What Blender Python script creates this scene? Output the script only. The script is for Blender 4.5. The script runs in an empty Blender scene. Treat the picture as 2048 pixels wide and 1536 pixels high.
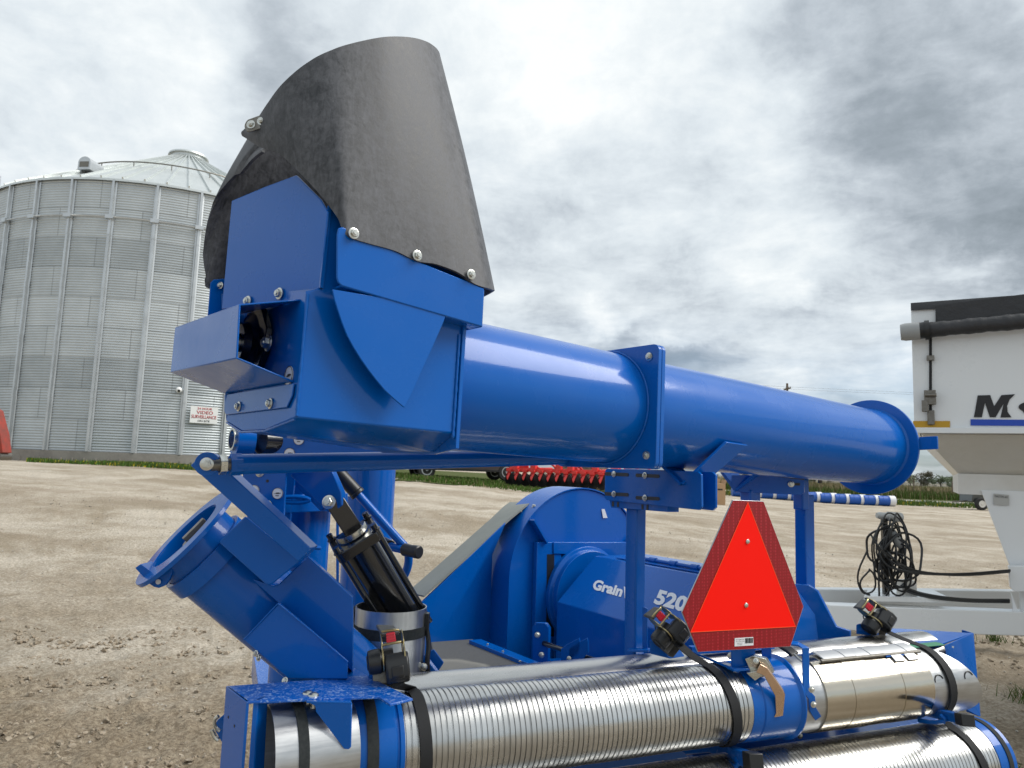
import bpy, bmesh, math, random
from mathutils import Vector, Matrix, noise
R = math.radians
PI = math.pi
random.seed(7)
V = Vector
S = bpy.context.scene
COL = S.collection

# ------------------------------------------------------------------ camera
F = 1460.0                    # focal length in photo pixels (photo is 2048 x 1536)
CAM = V((0, 0, 1.55))
th = math.atan(170 / F)
ro = math.atan(.0346)
fw = V((0, math.cos(th), math.sin(th)))
r0 = V((1, 0, 0)); u0 = r0.cross(fw)
rt = math.cos(ro) * r0 + math.sin(ro) * u0
up = math.cos(ro) * u0 - math.sin(ro) * r0
cd = bpy.data.cameras.new('camera'); cam = bpy.data.objects.new('camera', cd); COL.objects.link(cam)
cam.matrix_world = Matrix(((rt.x, up.x, -fw.x, CAM.x), (rt.y, up.y, -fw.y, CAM.y), (rt.z, up.z, -fw.z, CAM.z), (0, 0, 0, 1)))
cd.sensor_width = 36; cd.lens = 36 * F / 2048; cd.clip_start = .02; cd.clip_end = 6000
cd.dof.use_dof = True; cd.dof.focus_distance = 1.85; cd.dof.aperture_fstop = 13
S.camera = cam
S.render.resolution_x = 1024; S.render.resolution_y = 768

# ------------------------------------------------------------------ light
SUN_AZ, SUN_EL = 88, 46        # azimuth clockwise from +Y, elevation
sd = bpy.data.lights.new('sun', 'SUN'); sun = bpy.data.objects.new('sun', sd); COL.objects.link(sun)
sd.energy = 2.5; sd.angle = R(38); sd.color = (1, .96, .9)
sdir = V((math.sin(R(SUN_AZ)) * math.cos(R(SUN_EL)), math.cos(R(SUN_AZ)) * math.cos(R(SUN_EL)), math.sin(R(SUN_EL))))
sun.rotation_euler = sdir.to_track_quat('Z', 'Y').to_euler(); sun.location = (4, 0, 8)
S.view_settings.view_transform = 'Standard'; S.view_settings.look = 'None'
S.view_settings.gamma = 1; S.view_settings.exposure = 0.42


def ray(x, y):
    return fw + rt * ((x - 1024) / F) + up * ((768 - y) / F)


def P(x, y, d):
    return CAM + ray(x, y) * d


def H(x, y, p, n):
    d = ray(x, y)
    return CAM + d * ((V(p) - CAM).dot(n) / d.dot(n))


class NT:
    """tiny node-tree helper"""
    def __init__(s, tree):
        s.t = tree; tree.nodes.clear()

    def n(s, kind, ins=None, **kw):
        nd = s.t.nodes.new(kind)
        for k, v in kw.items():
            setattr(nd, k, v)
        for k, v in (ins or {}).items():
            if hasattr(v, 'is_output') or isinstance(v, bpy.types.NodeSocket):
                s.t.links.new(v, nd.inputs[k])
            else:
                nd.inputs[k].default_value = v
        return nd

    def m(s, op, a, b=0.0, c=0.0, clamp=False):
        return s.n('ShaderNodeMath', {0: a, 1: b, 2: c}, operation=op, use_clamp=clamp).outputs[0]

    def ramp(s, fac, pts, interp='LINEAR'):
        nd = s.n('ShaderNodeValToRGB', {0: fac}); cr = nd.color_ramp; cr.interpolation = interp
        while len(cr.elements) < len(pts):
            cr.elements.new(.5)
        for e, (p, c) in zip(cr.elements, pts):
            e.position = p; e.color = (*c, 1) if len(c) == 3 else c
        return nd.outputs[0]

    def mix(s, fac, a, b, blend='MIX'):
        nd = s.n('ShaderNodeMix', data_type='RGBA', blend_type=blend)
        for k, v in ((0, fac), (6, a), (7, b)):
            if isinstance(v, bpy.types.NodeSocket):
                s.t.links.new(v, nd.inputs[k])
            else:
                nd.inputs[k].default_value = v if k == 0 or len(v) == 4 else (*v, 1)
        return nd.outputs[2]

    def noise(s, vec, scale, detail=6, rough=.55, dist=0.0):
        return s.n('ShaderNodeTexNoise', {'Vector': vec, 'Scale': scale, 'Detail': detail, 'Roughness': rough, 'Distortion': dist}).outputs[0]


# ------------------------------------------------------------------ world: Nishita sky behind a broken overcast deck
W = bpy.data.worlds.new('World'); S.world = W; W.use_nodes = True
w = NT(W.node_tree)
tc = w.n('ShaderNodeTexCoord').outputs['Generated']
sky = w.n('ShaderNodeTexSky', sky_type='NISHITA', sun_disc=False, sun_elevation=R(SUN_EL), sun_rotation=R(SUN_AZ), dust_density=2.0)
sx = w.n('ShaderNodeSeparateXYZ', {0: tc})
zz = w.m('MAXIMUM', sx.outputs[2], 0.0)
den = w.m('ADD', zz, .16)
pv = w.n('ShaderNodeCombineXYZ', {0: w.m('DIVIDE', sx.outputs[0], den), 1: w.m('DIVIDE', sx.outputs[1], den), 2: 0.0}).outputs[0]
warp = w.n('ShaderNodeTexNoise', {'Vector': pv, 'Scale': 1.6, 'Detail': 4})
pvw = w.n('ShaderNodeVectorMath', {0: pv, 1: w.n('ShaderNodeVectorMath', {0: warp.outputs[1], 'Scale': .28}, operation='SCALE').outputs[0]}, operation='ADD').outputs[0]
n1 = w.noise(pvw, 1.15, 10, .6, .1)
n2 = w.noise(pvw, 3.3, 10, .62, .15)
n3 = w.noise(tc, 7.0, 12, .62, .1)
tw = w.n('ShaderNodeVectorMath', {0: tc, 1: w.n('ShaderNodeVectorMath', {0: w.n('ShaderNodeTexNoise', {'Vector': tc, 'Scale': 4.0, 'Detail': 8, 'Roughness': .6}).outputs[1], 'Scale': .22}, operation='SCALE').outputs[0]}, operation='ADD').outputs[0]


def blob(x, y, size, amp, sq=1.0):
    """soft cloud patch centred on a sky direction; the coordinates are warped so its edge is ragged"""
    d = (ray(x, y).normalized() + V((.11, .11, .11)))
    df = w.n('ShaderNodeVectorMath', {0: tw, 1: tuple(d)}, operation='SUBTRACT').outputs[0]
    df = w.n('ShaderNodeVectorMath', {0: df, 1: (1, 1, sq)}, operation='MULTIPLY').outputs[0]
    ln = w.n('ShaderNodeVectorMath', {0: df}, operation='LENGTH').outputs['Value']
    mr = w.n('ShaderNodeMapRange', {0: ln, 1: 0.0, 2: size, 3: amp, 4: 0.0}, interpolation_type='SMOOTHSTEP')
    return mr.outputs[0]


tot = w.m('ADD', w.m('MULTIPLY', w.m('SUBTRACT', n1, .5), .75), w.m('MULTIPLY', w.m('SUBTRACT', n2, .5), .95))
tot = w.m('ADD', tot, w.m('MULTIPLY', w.m('SUBTRACT', n3, .5), .7))
tot = w.m('ADD', tot, .64)
for bl in ((1960, 330, .26, -.30, 1.0), (2100, 560, .30, -.30, 1.5), (1600, 60, .12, -.30, 1.2), (1800, 200, .18, -.14, 1.2), (560, 130, .11, -.20, 1.0), (470, 300, .12, -.12, 1), (1250, 690, .16, -.32, 2.6),
           (1480, 700, .2, -.22, 2.5), (1150, 470, .2, -.10, 2.0), (1150, 60, .34, .34, 1.0), (150, 60, .3, .16, 1), (1180, 625, .06, .35, 2.0), (1330, 650, .07, .3, 3.0), (1860, 760, .07, .35, 2.0), (1640, 610, .05, .28, 2.5),
           (1960, 540, .10, .35, 2.5), (940, 120, .10, -.18, 1), (350, 130, .14, .12, 1), (1080, 330, .15, -.16, 1.5), (1500, 420, .25, .06, 2)):
    tot = w.m('ADD', tot, blob(*bl))
cl = w.ramp(tot, [(0.0, (.19, .225, .255)), (.22, (.27, .31, .35)), (.42, (.40, .445, .49)), (.56, (.51, .56, .60)), (.68, (.58, .63, .665)), (.82, (.66, .70, .72)), (.97, (.745, .77, .775))])
cl = w.n('ShaderNodeVectorMath', {0: cl, 'Scale': 10.0}, operation='SCALE').outputs[0]
# blue gaps near the horizon
gap = w.m('MULTIPLY', w.n('ShaderNodeMapRange', {0: sx.outputs[2], 1: .02, 2: .22, 3: .75, 4: .0}).outputs[0], w.n('ShaderNodeMapRange', {0: n1, 1: .42, 2: .62, 3: 1.0, 4: .25}).outputs[0])
skc = w.mix(gap, cl, w.n('ShaderNodeVectorMath', {0: sky.outputs[0], 1: (.62, .8, 1.0)}, operation='MULTIPLY').outputs[0])
bg = w.n('ShaderNodeBackground', {0: skc, 1: .1})
w.n('ShaderNodeOutputWorld', {0: bg.outputs[0]})


# ------------------------------------------------------------------ materials
def mat(name, col, rough=.5, metal=0.0, spec=.5, coat=0.0, coat_r=.05, bump=None, var=None, extra=None):
    """bump=(scale, strength, dist)  var=(scale, amount, second colour)"""
    m = bpy.data.materials.new(name); m.use_nodes = True
    t = NT(m.node_tree)
    co = t.n('ShaderNodeTexCoord').outputs['Object']
    base = (*col, 1)
    p = t.n('ShaderNodeBsdfPrincipled', {'Base Color': base, 'Roughness': rough, 'Metallic': metal, 'Specular IOR Level': spec, 'Coat Weight': coat, 'Coat Roughness': coat_r})
    if var:
        nz = t.noise(co, var[0], 8, .62)
        f = t.ramp(nz, [(.38, (0, 0, 0)), (.64, (1, 1, 1))])
        f = t.m('MULTIPLY', f, var[1])
        t.t.links.new(t.mix(f, base, var[2]), p.inputs['Base Color'])
        t.t.links.new(t.m('ADD', rough, t.m('MULTIPLY', t.m('SUBTRACT', nz, .5), .25)), p.inputs['Roughness'])
    if bump:
        nb = t.noise(co, bump[0], 6, .6)
        b = t.n('ShaderNodeBump', {'Height': nb, 'Strength': bump[1], 'Distance': bump[2]})
        t.t.links.new(b.outputs[0], p.inputs['Normal'])
        if coat:
            t.t.links.new(b.outputs[0], p.inputs['Coat Normal'])
    if extra:
        extra(t, p, co)
    t.n('ShaderNodeOutputMaterial', {0: p.outputs[0]})
    return m


def paint_extra(t, p, co):
    # weathered gloss: faint dust film, orange peel, tiny scuffs
    n = t.noise(co, 5.0, 8, .6)
    d = t.ramp(n, [(.45, (0, 0, 0)), (.8, (1, 1, 1))])
    sc = t.n('ShaderNodeVectorMath', {0: co, 1: (90, 90, 9)}, operation='MULTIPLY').outputs[0]
    s2 = t.noise(sc, 1.0, 5, .7)
    s2 = t.ramp(s2, [(.66, (0, 0, 0)), (.78, (1, 1, 1))])
    f = t.m('ADD', t.m('MULTIPLY', d, .035), t.m('MULTIPLY', s2, .03))
    t.t.links.new(t.mix(f, p.inputs['Base Color'].default_value, (.16, .22, .36)), p.inputs['Base Color'])
    t.t.links.new(t.m('ADD', .24, t.m('MULTIPLY', d, .22)), p.inputs['Roughness'])


BLUE = mat('blue_paint', (.0, .100, .43), .28, 0, .14, .40, .07, bump=(260, .05, .001), extra=paint_extra)


def glint_scuffs(t, p, co):  # pale flecks: speckled reflections painted in together with scuffs and dirt
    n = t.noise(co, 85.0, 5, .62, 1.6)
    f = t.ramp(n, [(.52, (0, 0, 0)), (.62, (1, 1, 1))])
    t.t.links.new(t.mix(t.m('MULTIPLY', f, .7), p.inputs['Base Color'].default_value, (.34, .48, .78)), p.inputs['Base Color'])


BLUEFLECK = mat('glint_scuff_blue_paint', (.0, .10, .48), .3, 0, .3, .5, .1, extra=glint_scuffs)
BOLTM = mat('zinc_steel', (.62, .63, .60), .28, 1.0, bump=(300, .15, .0005), var=(90, .4, (.38, .36, .28)))
DSTEEL = mat('dark_steel', (.22, .21, .19), .45, .9, var=(60, .5, (.12, .1, .07)))
GOLD = mat('yellow_zinc_plating', (.50, .42, .22), .32, 1.0, var=(70, .5, (.25, .2, .12)))


def rubber_x(t, p, co):
    n = t.m('MULTIPLY', t.m('ADD', t.noise(co, 13.0, 10, .72, .8), t.noise(co, 70.0, 6, .7, .6)), .5)
    st = t.n('ShaderNodeVectorMath', {0: co, 1: (55, 55, 14)}, operation='MULTIPLY').outputs[0]
    n2 = t.noise(st, 1.5, 8, .7, 1.5)
    f = t.m('ADD', t.m('MULTIPLY', t.ramp(n, [(.42, (0, 0, 0)), (.58, (1, 1, 1))]), .62), t.m('MULTIPLY', t.ramp(n2, [(.4, (0, 0, 0)), (.68, (1, 1, 1))]), .5))
    c = t.mix(f, (.016, .018, .022), (.100, .104, .118))
    sc = t.n('ShaderNodeVectorMath', {0: co, 1: (60, 60, 9)}, operation='MULTIPLY').outputs[0]
    s3 = t.ramp(t.noise(sc, 1.0, 4, .8), [(.70, (0, 0, 0)), (.76, (1, 1, 1))])
    t.t.links.new(t.mix(t.m('MULTIPLY', s3, .5), c, (.4, .4, .4)), p.inputs['Base Color'])
    t.t.links.new(t.m('ADD', .50, t.m('MULTIPLY', f, .15)), p.inputs['Roughness'])


RUBBER = mat('black_rubber_sheet', (.03, .03, .033), .45, 0, .5, bump=(70, .25, .002), extra=rubber_x)
BLACK = mat('black_plastic', (.013, .014, .015), .38, 0, .5, bump=(400, .2, .0005))
BLKPAINT = mat('black_gloss_paint', (.007, .008, .010), .22, 0, .5, .6, .08, bump=(150, .08, .001))
FOAM = mat('black_foam_band', (.022, .026, .028), .85, 0, .3, bump=(500, .5, .001), var=(120, .5, (.05, .055, .055)))


def web_x(t, p, co):
    wv = t.n('ShaderNodeTexWave', {'Vector': co, 'Scale': 180.0, 'Distortion': 1.0}).outputs[1]
    b = t.n('ShaderNodeBump', {'Height': wv, 'Strength': .35, 'Distance': .001})
    t.t.links.new(b.outputs[0], p.inputs['Normal'])


WEB = mat('black_webbing', (.02, .021, .023), .7, 0, .3, extra=web_x)
REDPL = mat('red_plastic', (.55, .012, .03), .35)
GREY = mat('grey_plastic', (.10, .105, .11), .5)


def brushed(scale, col2, rr=.28):
    def fx(t, p, co):
        st = t.n('ShaderNodeVectorMath', {0: co, 1: scale}, operation='MULTIPLY').outputs[0]
        n = t.noise(st, 1.0, 7, .65)
        n2 = t.noise(co, 9.0, 7, .6, .6)
        f = t.m('MULTIPLY', t.m('ADD', n, n2), .5)
        f = t.ramp(f, [(.38, (0, 0, 0)), (.62, (1, 1, 1))])
        t.t.links.new(t.mix(f, col2, p.inputs['Base Color'].default_value), p.inputs['Base Color'])
        t.t.links.new(t.m('ADD', rr, t.m('MULTIPLY', f, .18)), p.inputs['Roughness'])
        b = t.n('ShaderNodeBump', {'Height': n, 'Strength': .10, 'Distance': .002})
        t.t.links.new(b.outputs[0], p.inputs['Normal'])
    return fx


ALU = mat('brushed_aluminium', (.56, .57, .58), .3, 1.0, extra=brushed((8, 8, 160), (.42, .43, .44), .3))
ALUH = mat('aluminium_pipe', (.58, .58, .575), .24, 1.0, extra=brushed((6, 6, 90), (.46, .46, .45), .2))
GALV = mat('galvanised_pipe', (.60, .62, .63), .34, 1.0, extra=brushed((90, 90, 5), (.38, .40, .42), .34))
HOSE = mat('hose_metal', (.58, .585, .58), .27, 1.0, bump=(40, .12, .003), var=(12, .5, (.40, .40, .39)))
SHINY = mat('bright_sheet_steel', (.58, .53, .44), .17, 1.0, bump=(14, .2, .004), var=(7, .5, (.5, .46, .40)))
COPPER = mat('copper_plated_lever', (.70, .50, .36), .25, 1.0, var=(20, .6, (.6, .42, .3)))
WHITE = mat('white_paint', (.78, .79, .78), .35, 0, .5, .4, .1, var=(3, .25, (.66, .67, .66)))
TRWHITE = mat('trailer_white_paint', (.74, .76, .77), .3, 0, .5, .4, .15, var=(1.5, .2, (.68, .69, .70)))
DIRTYW = mat('dusty_white_paint', (.68, .67, .64), .5, 0, .4, var=(2.5, .6, (.55, .52, .46)))
STICK = mat('white_sticker', (.72, .73, .76), .4)
INK = mat('black_ink', (.012, .012, .014), .5)
REDINK = mat('red_ink', (.42, .03, .04), .5)
TRBLUE = mat('logo_blue', (.01, .06, .42), .4)
YEL = mat('yellow_reflector', (.50, .28, .01), .4)
TARP = mat('black_tarp', (.022, .023, .026), .55, 0, .5, bump=(9, .6, .02), var=(5, .4, (.04, .04, .045)))
FLUO = mat('fluorescent_orange_red', (1.0, .006, .0), .55, 0, .15)


def reflective(t, p, co):
    v = t.n('ShaderNodeTexVoronoi', {'Vector': co, 'Scale': 130.0, 'Randomness': .15}, feature='F1').outputs[0]
    f = t.ramp(v, [(.15, (1, 1, 1)), (.42, (0, 0, 0))])
    t.t.links.new(t.mix(t.m('MULTIPLY', f, .6), (.25, .0, .006), (.56, .03, .05)), p.inputs['Base Color'])


REFL = mat('red_reflective_sheeting', (.4, .004, .01), .3, 0, .5, extra=reflective)
ALUEDGE = mat('aluminium_backing', (.55, .56, .58), .4, 1.0)
CONC = mat('concrete', (.30, .28, .25), .85, 0, .3, bump=(8, .5, .02), var=(2.0, .7, (.22, .20, .18)))
GREYBELT = mat('grey_belting', (.20, .215, .20), .6, bump=(60, .3, .001), var=(20, .4, (.27, .28, .26)))


HRED = mat('harrow_red_paint', (.78, .03, .025), .4, 0, .5, .3, .1, var=(5, .4, (.45, .05, .04)))
DISC = mat('dark_disc_steel', (.012, .013, .015), .4, .5)
TYRE = mat('tyre_rubber', (.02, .02, .02), .8, bump=(30, .4, .01))
TRUCK = mat('dark_green_grey_car_paint', (.035, .04, .038), .3, 0, .5, .8, .05)
GLASS = mat('dark_glass', (.02, .025, .03), .06, 0, .8)
BROWN = mat('raw_wood', (.26, .17, .11), .7, bump=(20, .4, .01), var=(6, .6, (.16, .11, .08)))
CARD = mat('cardboard', (.42, .27, .15), .75, var=(8, .4, (.33, .21, .12)))
DRUMB = mat('blue_plastic_drum', (.004, .08, .40), .4, var=(5, .4, (.02, .12, .45)))
ORANGE = mat('faded_red_machinery', (.30, .035, .02), .5, var=(8, .6, (.10, .04, .03)))
BARK = mat('bark', (.10, .085, .07), .9, bump=(20, .6, .02))
WOODPOLE = mat('weathered_pole', (.16, .12, .09), .9)


# ------------------------------------------------------------------ mesh builder
class MB:
    def __init__(s):
        s.v = []; s.f = []; s.mi = []; s.cur = 0

    def add(s, vs, fs):
        o = len(s.v); s.v += [V(a) for a in vs]
        for q in fs:
            s.f.append([o + i for i in q]); s.mi.append(s.cur)
        return s

    def prism(s, pts, vec):
        vec = V(vec); n = len(pts); pts = [V(p) for p in pts]
        vs = pts + [p + vec for p in pts]
        fs = [list(range(n))[::-1], list(range(n, 2 * n))] + [[i, (i + 1) % n, n + (i + 1) % n, n + i] for i in range(n)]
        return s.add(vs, fs)

    def loft(s, A, B):
        n = len(A)
        fs = [list(range(n))[::-1], list(range(n, 2 * n))] + [[i, (i + 1) % n, n + (i + 1) % n, n + i] for i in range(n)]
        return s.add(list(A) + list(B), fs)

    def box(s, c, hx, hy, hz):
        c, hx, hy, hz = V(c), V(hx), V(hy), V(hz)
        vs = [c + i * hx + j * hy + k * hz for i in (-1, 1) for j in (-1, 1) for k in (-1, 1)]
        return s.add(vs, [(0, 1, 3, 2), (4, 6, 7, 5), (0, 4, 5, 1), (2, 3, 7, 6), (0, 2, 6, 4), (1, 5, 7, 3)])

    def bar(s, a, b, wdir, w_, t_):
        """rectangular bar from a to b; full width w_ along wdir, thickness t_ across"""
        a, b = V(a), V(b); d = (b - a); wd = V(wdir); wd = (wd - d * (wd.dot(d) / d.dot(d))).normalized()
        td = d.cross(wd).normalized()
        return s.box((a + b) / 2, d / 2, wd * w_ / 2, td * t_ / 2)

    def lathe(s, a, d, prof, n=32, closed=False, cap=True):
        """prof = [(h, r)...] along unit dir d from a"""
        a = V(a); d = V(d).normalized(); x = d.orthogonal().normalized(); y = d.cross(x)
        vs = []
        for h, r in prof:
            for i in range(n):
                t = 2 * PI * i / n; vs.append(a + d * h + (x * math.cos(t) + y * math.sin(t)) * r)
        fs = []; m = len(prof)
        for j in range(m - 1 + (1 if closed else 0)):
            k = (j + 1) % m
            for i in range(n):
                fs.append([j * n + i, j * n + (i + 1) % n, k * n + (i + 1) % n, k * n + i])
        if cap and not closed:
            fs.append(list(range(n))[::-1]); fs.append([(m - 1) * n + i for i in range(n)])
        return s.add(vs, fs)

    def cyl(s, a, b, r, n=24, r2=None):
        a, b = V(a), V(b); L = (b - a).length
        return s.lathe(a, b - a, [(0, r), (L, r if r2 is None else r2)], n)

    def pipe(s, a, b, ro_, ri, n=40):
        a, b = V(a), V(b); L = (b - a).length
        return s.lathe(a, b - a, [(0, ri), (0, ro_), (L, ro_), (L, ri)], n, closed=True)

    def tube(s, path, r, n=10, smooth=0, flat=None):
        path = [V(p) for p in path]
        for _ in range(smooth):
            q = [path[0]]
            for i in range(len(path) - 1):
                q += [path[i] * .75 + path[i + 1] * .25, path[i] * .25 + path[i + 1] * .75]
            q.append(path[-1]); path = q
        d = (path[1] - path[0]).normalized(); x = d.orthogonal().normalized()
        vs = []
        for i, p in enumerate(path):
            d = (path[min(i + 1, len(path) - 1)] - path[max(i - 1, 0)]).normalized()
            x = (x - d * x.dot(d)).normalized(); y = d.cross(x)
            rr = r[i] if isinstance(r, (list, tuple)) else r
            for k in range(n):
                t = 2 * PI * k / n; vs.append(p + (x * math.cos(t) + y * math.sin(t)) * rr)
        m = len(path)
        fs = [[j * n + i, j * n + (i + 1) % n, (j + 1) * n + (i + 1) % n, (j + 1) * n + i] for j in range(m - 1) for i in range(n)]
        fs += [list(range(n))[::-1], [(m - 1) * n + i for i in range(n)]]
        return s.add(vs, fs)

    def ribbon(s, path, wv, w_, t_):
        """flat strap along path, width vector wv"""
        path = [V(p) for p in path]; wv = V(wv).normalized(); vs = []
        for i, p in enumerate(path):
            d = (path[min(i + 1, len(path) - 1)] - path[max(i - 1, 0)]).normalized()
            wq = (wv - d * wv.dot(d)).normalized(); nn = d.cross(wq)
            for a_, b_ in ((-1, -1), (1, -1), (1, 1), (-1, 1)):
                vs.append(p + wq * a_ * w_ / 2 + nn * b_ * t_ / 2)
        m = len(path)
        fs = [[j * 4 + i, j * 4 + (i + 1) % 4, (j + 1) * 4 + (i + 1) % 4, (j + 1) * 4 + i] for j in range(m - 1) for i in range(4)]
        fs += [[3, 2, 1, 0], [(m - 1) * 4 + i for i in range(4)]]
        return s.add(vs, fs)

    def ball(s, c, r, n=12, sc=(1, 1, 1)):
        c = V(c); vs = []; fs = []
        for j in range(n // 2 + 1):
            a = PI * j / (n // 2)
            for i in range(n):
                t = 2 * PI * i / n
                vs.append(c + V((math.sin(a) * math.cos(t) * sc[0], math.sin(a) * math.sin(t) * sc[1], math.cos(a) * sc[2])) * r)
        for j in range(n // 2):
            for i in range(n):
                fs.append([j * n + i, j * n + (i + 1) % n, (j + 1) * n + (i + 1) % n, (j + 1) * n + i])
        return s.add(vs, fs)

    def mesh(s, name, m, ang=32, fix=True):
        me = bpy.data.meshes.new(name); me.from_pydata([tuple(v) for v in s.v], [], s.f)
        for k in (m if isinstance(m, (list, tuple)) else [m]):
            me.materials.append(k)
        if isinstance(m, (list, tuple)):
            for p, i in zip(me.polygons, s.mi):
                p.material_index = i
        if fix:
            bm = bmesh.new(); bm.from_mesh(me); bmesh.ops.recalc_face_normals(bm, faces=bm.faces); bm.to_mesh(me); bm.free()
        if ang:
            me.polygons.foreach_set('use_smooth', [True] * len(me.polygons))
            me.set_sharp_from_angle(angle=R(ang))
        me.update()
        return me

    def build(s, name, m, parent=None, bevel=0.0, ang=32, seg=2, fix=True, label=None):
        o = bpy.data.objects.new(name, s.mesh(name, m, ang, fix)); COL.objects.link(o)
        if parent:
            attach(o, parent)
        if bevel:
            b = o.modifiers.new('bevel', 'BEVEL'); b.width = bevel; b.segments = seg; b.limit_method = 'ANGLE'; b.angle_limit = R(35); b.harden_normals = False
        if label:
            o['label'] = label
        return o


def root_loc(o):
    l = V(o.location)
    while o.parent:
        o = o.parent
        if o.type == 'EMPTY':
            l = V(o.location)
    return l


def attach(o, parent):
    """meshes are written in world coordinates; the thing's Empty carries the location"""
    top = parent
    while top.parent:
        top = top.parent
    o.parent = parent
    if parent is top and top.type == 'EMPTY':
        o.matrix_parent_inverse = Matrix.Translation(-V(top.location))


def thing(name, label, cat, loc=(0, 0, 0), group=None):
    o = bpy.data.objects.new(name, None); COL.objects.link(o); o.location = loc; o.empty_display_size = .1
    return tag(o, label, cat, group)


def tag(o, label=None, cat=None, group=None, kind=None):
    if label: o['label'] = label
    if cat: o['category'] = cat
    if group: o['group'] = group
    if kind: o['kind'] = kind
    return o


def copy_tree(o, parent=None):
    c = o.copy(); COL.objects.link(c)
    if parent:
        inv = o.matrix_parent_inverse.copy(); c.parent = parent; c.matrix_parent_inverse = inv
    for ch in list(o.children):
        copy_tree(ch, c)
    return c


def text_fit(body, o, vx, vy, m, name, parent, shear=0.0, bold=0.0, ext=.0006, lift=.0):
    """writes body so that its box runs from o by vx (width) and vy (cap height)"""
    cu = bpy.data.curves.new('t', 'FONT'); cu.body = body; cu.shear = shear; cu.offset = bold; cu.extrude = 0; cu.resolution_u = 3
    ob = bpy.data.objects.new('t', cu); COL.objects.link(ob)
    dg = bpy.context.evaluated_depsgraph_get(); me = bpy.data.meshes.new_from_object(ob.evaluated_get(dg))
    bpy.data.objects.remove(ob); xs = [v.co.x for v in me.vertices]; ys = [v.co.y for v in me.vertices]
    x0, x1, y0, y1 = min(xs), max(xs), min(ys), max(ys)
    vx, vy = V(vx), V(vy); nn = vx.cross(vy).normalized()
    for v in me.vertices:
        v.co = V(o) + vx * ((v.co.x - x0) / (x1 - x0)) + vy * ((v.co.y - y0) / (y1 - y0)) + nn * lift
    me.materials.clear(); me.materials.append(m); me.name = name
    ob = bpy.data.objects.new(name, me); COL.objects.link(ob)
    if parent: attach(ob, parent)
    if ext:
        sm = ob.modifiers.new('thick', 'SOLIDIFY'); sm.thickness = ext; sm.offset = 1
    return ob


# ------------------------------------------------------------------ terrain
def sstep(a, b, x):
    t = min(1, max(0, (x - a) / (b - a))); return t * t * (3 - 2 * t)


AZ = [(-180, 1.0), (-60, 1.26), (-25, 1.26), (-6.6, 1.05), (2.9, .78), (24, .14), (40, .05), (100, .05), (180, 1.0)]


def zg(x, y):
    az = math.degrees(math.atan2(x, y)); r = math.hypot(x, y)
    for (a0, v0), (a1, v1) in zip(AZ, AZ[1:]):
        if a0 <= az <= a1:
            A = v0 + (v1 - v0) * (az - a0) / (a1 - a0); break
    return A * (sstep(4.5, 27, r)) - .0


def GP(px, d):
    """ground point under photo column px at forward depth d"""
    q = P(px, 950, d); return V((q.x, q.y, zg(q.x, q.y)))


vs = []; fs = []; NA = 460
angs = []
for i in range(NA):                       # denser in front
    t = i / NA
    angs.append(-42 + 84 * (t / .9) if t < .9 else 42 + 276 * ((t - .9) / .1))
rads = [.5, 1.0, 1.5] + [2.0 * (1.0085 ** j) for j in range(225)]
while rads[-1] < 1500: rads.append(rads[-1] * 1.04)
rads = [r if r < 900 else r * 3 for r in rads]
for r in rads:
    for a in angs:
        x, y = r * math.sin(R(a)), r * math.cos(R(a))
        h = zg(x, y); q = V((x, y, 0))
        if r < 60:
            f = .5 + .5 * noise.noise(q * .35)
            h += .022 * noise.fractal(q * 2.1, .9, 2.1, 3) * (.4 + f)
            if r < 16:
                h += (.018 * noise.fractal(q * 9, .8, 2.1, 4)) * (.3 + f * 1.1)
                if r < 12 and abs(a) < 44: h += .010 * noise.noise(q * 24) * (.4 + f) + .006 * noise.noise(q * 47)
                # old wheel ruts churned clods in the near left
                cl_ = max(0, 1 - abs(r - 5.2) / 3.2)
                h += cl_ * .07 * max(0, noise.noise(q * 5.5 + V((3, 1, 0))))
        vs.append((x, y, h))
vs.append((0, 0, 0)); c0 = len(vs) - 1
for j in range(len(rads) - 1):
    for i in range(NA):
        k = (i + 1) % NA
        fs.append((j * NA + i, j * NA + k, (j + 1) * NA + k, (j + 1) * NA + i))
for i in range(NA):
    fs.append((c0, (i + 1) % NA, i))


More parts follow.
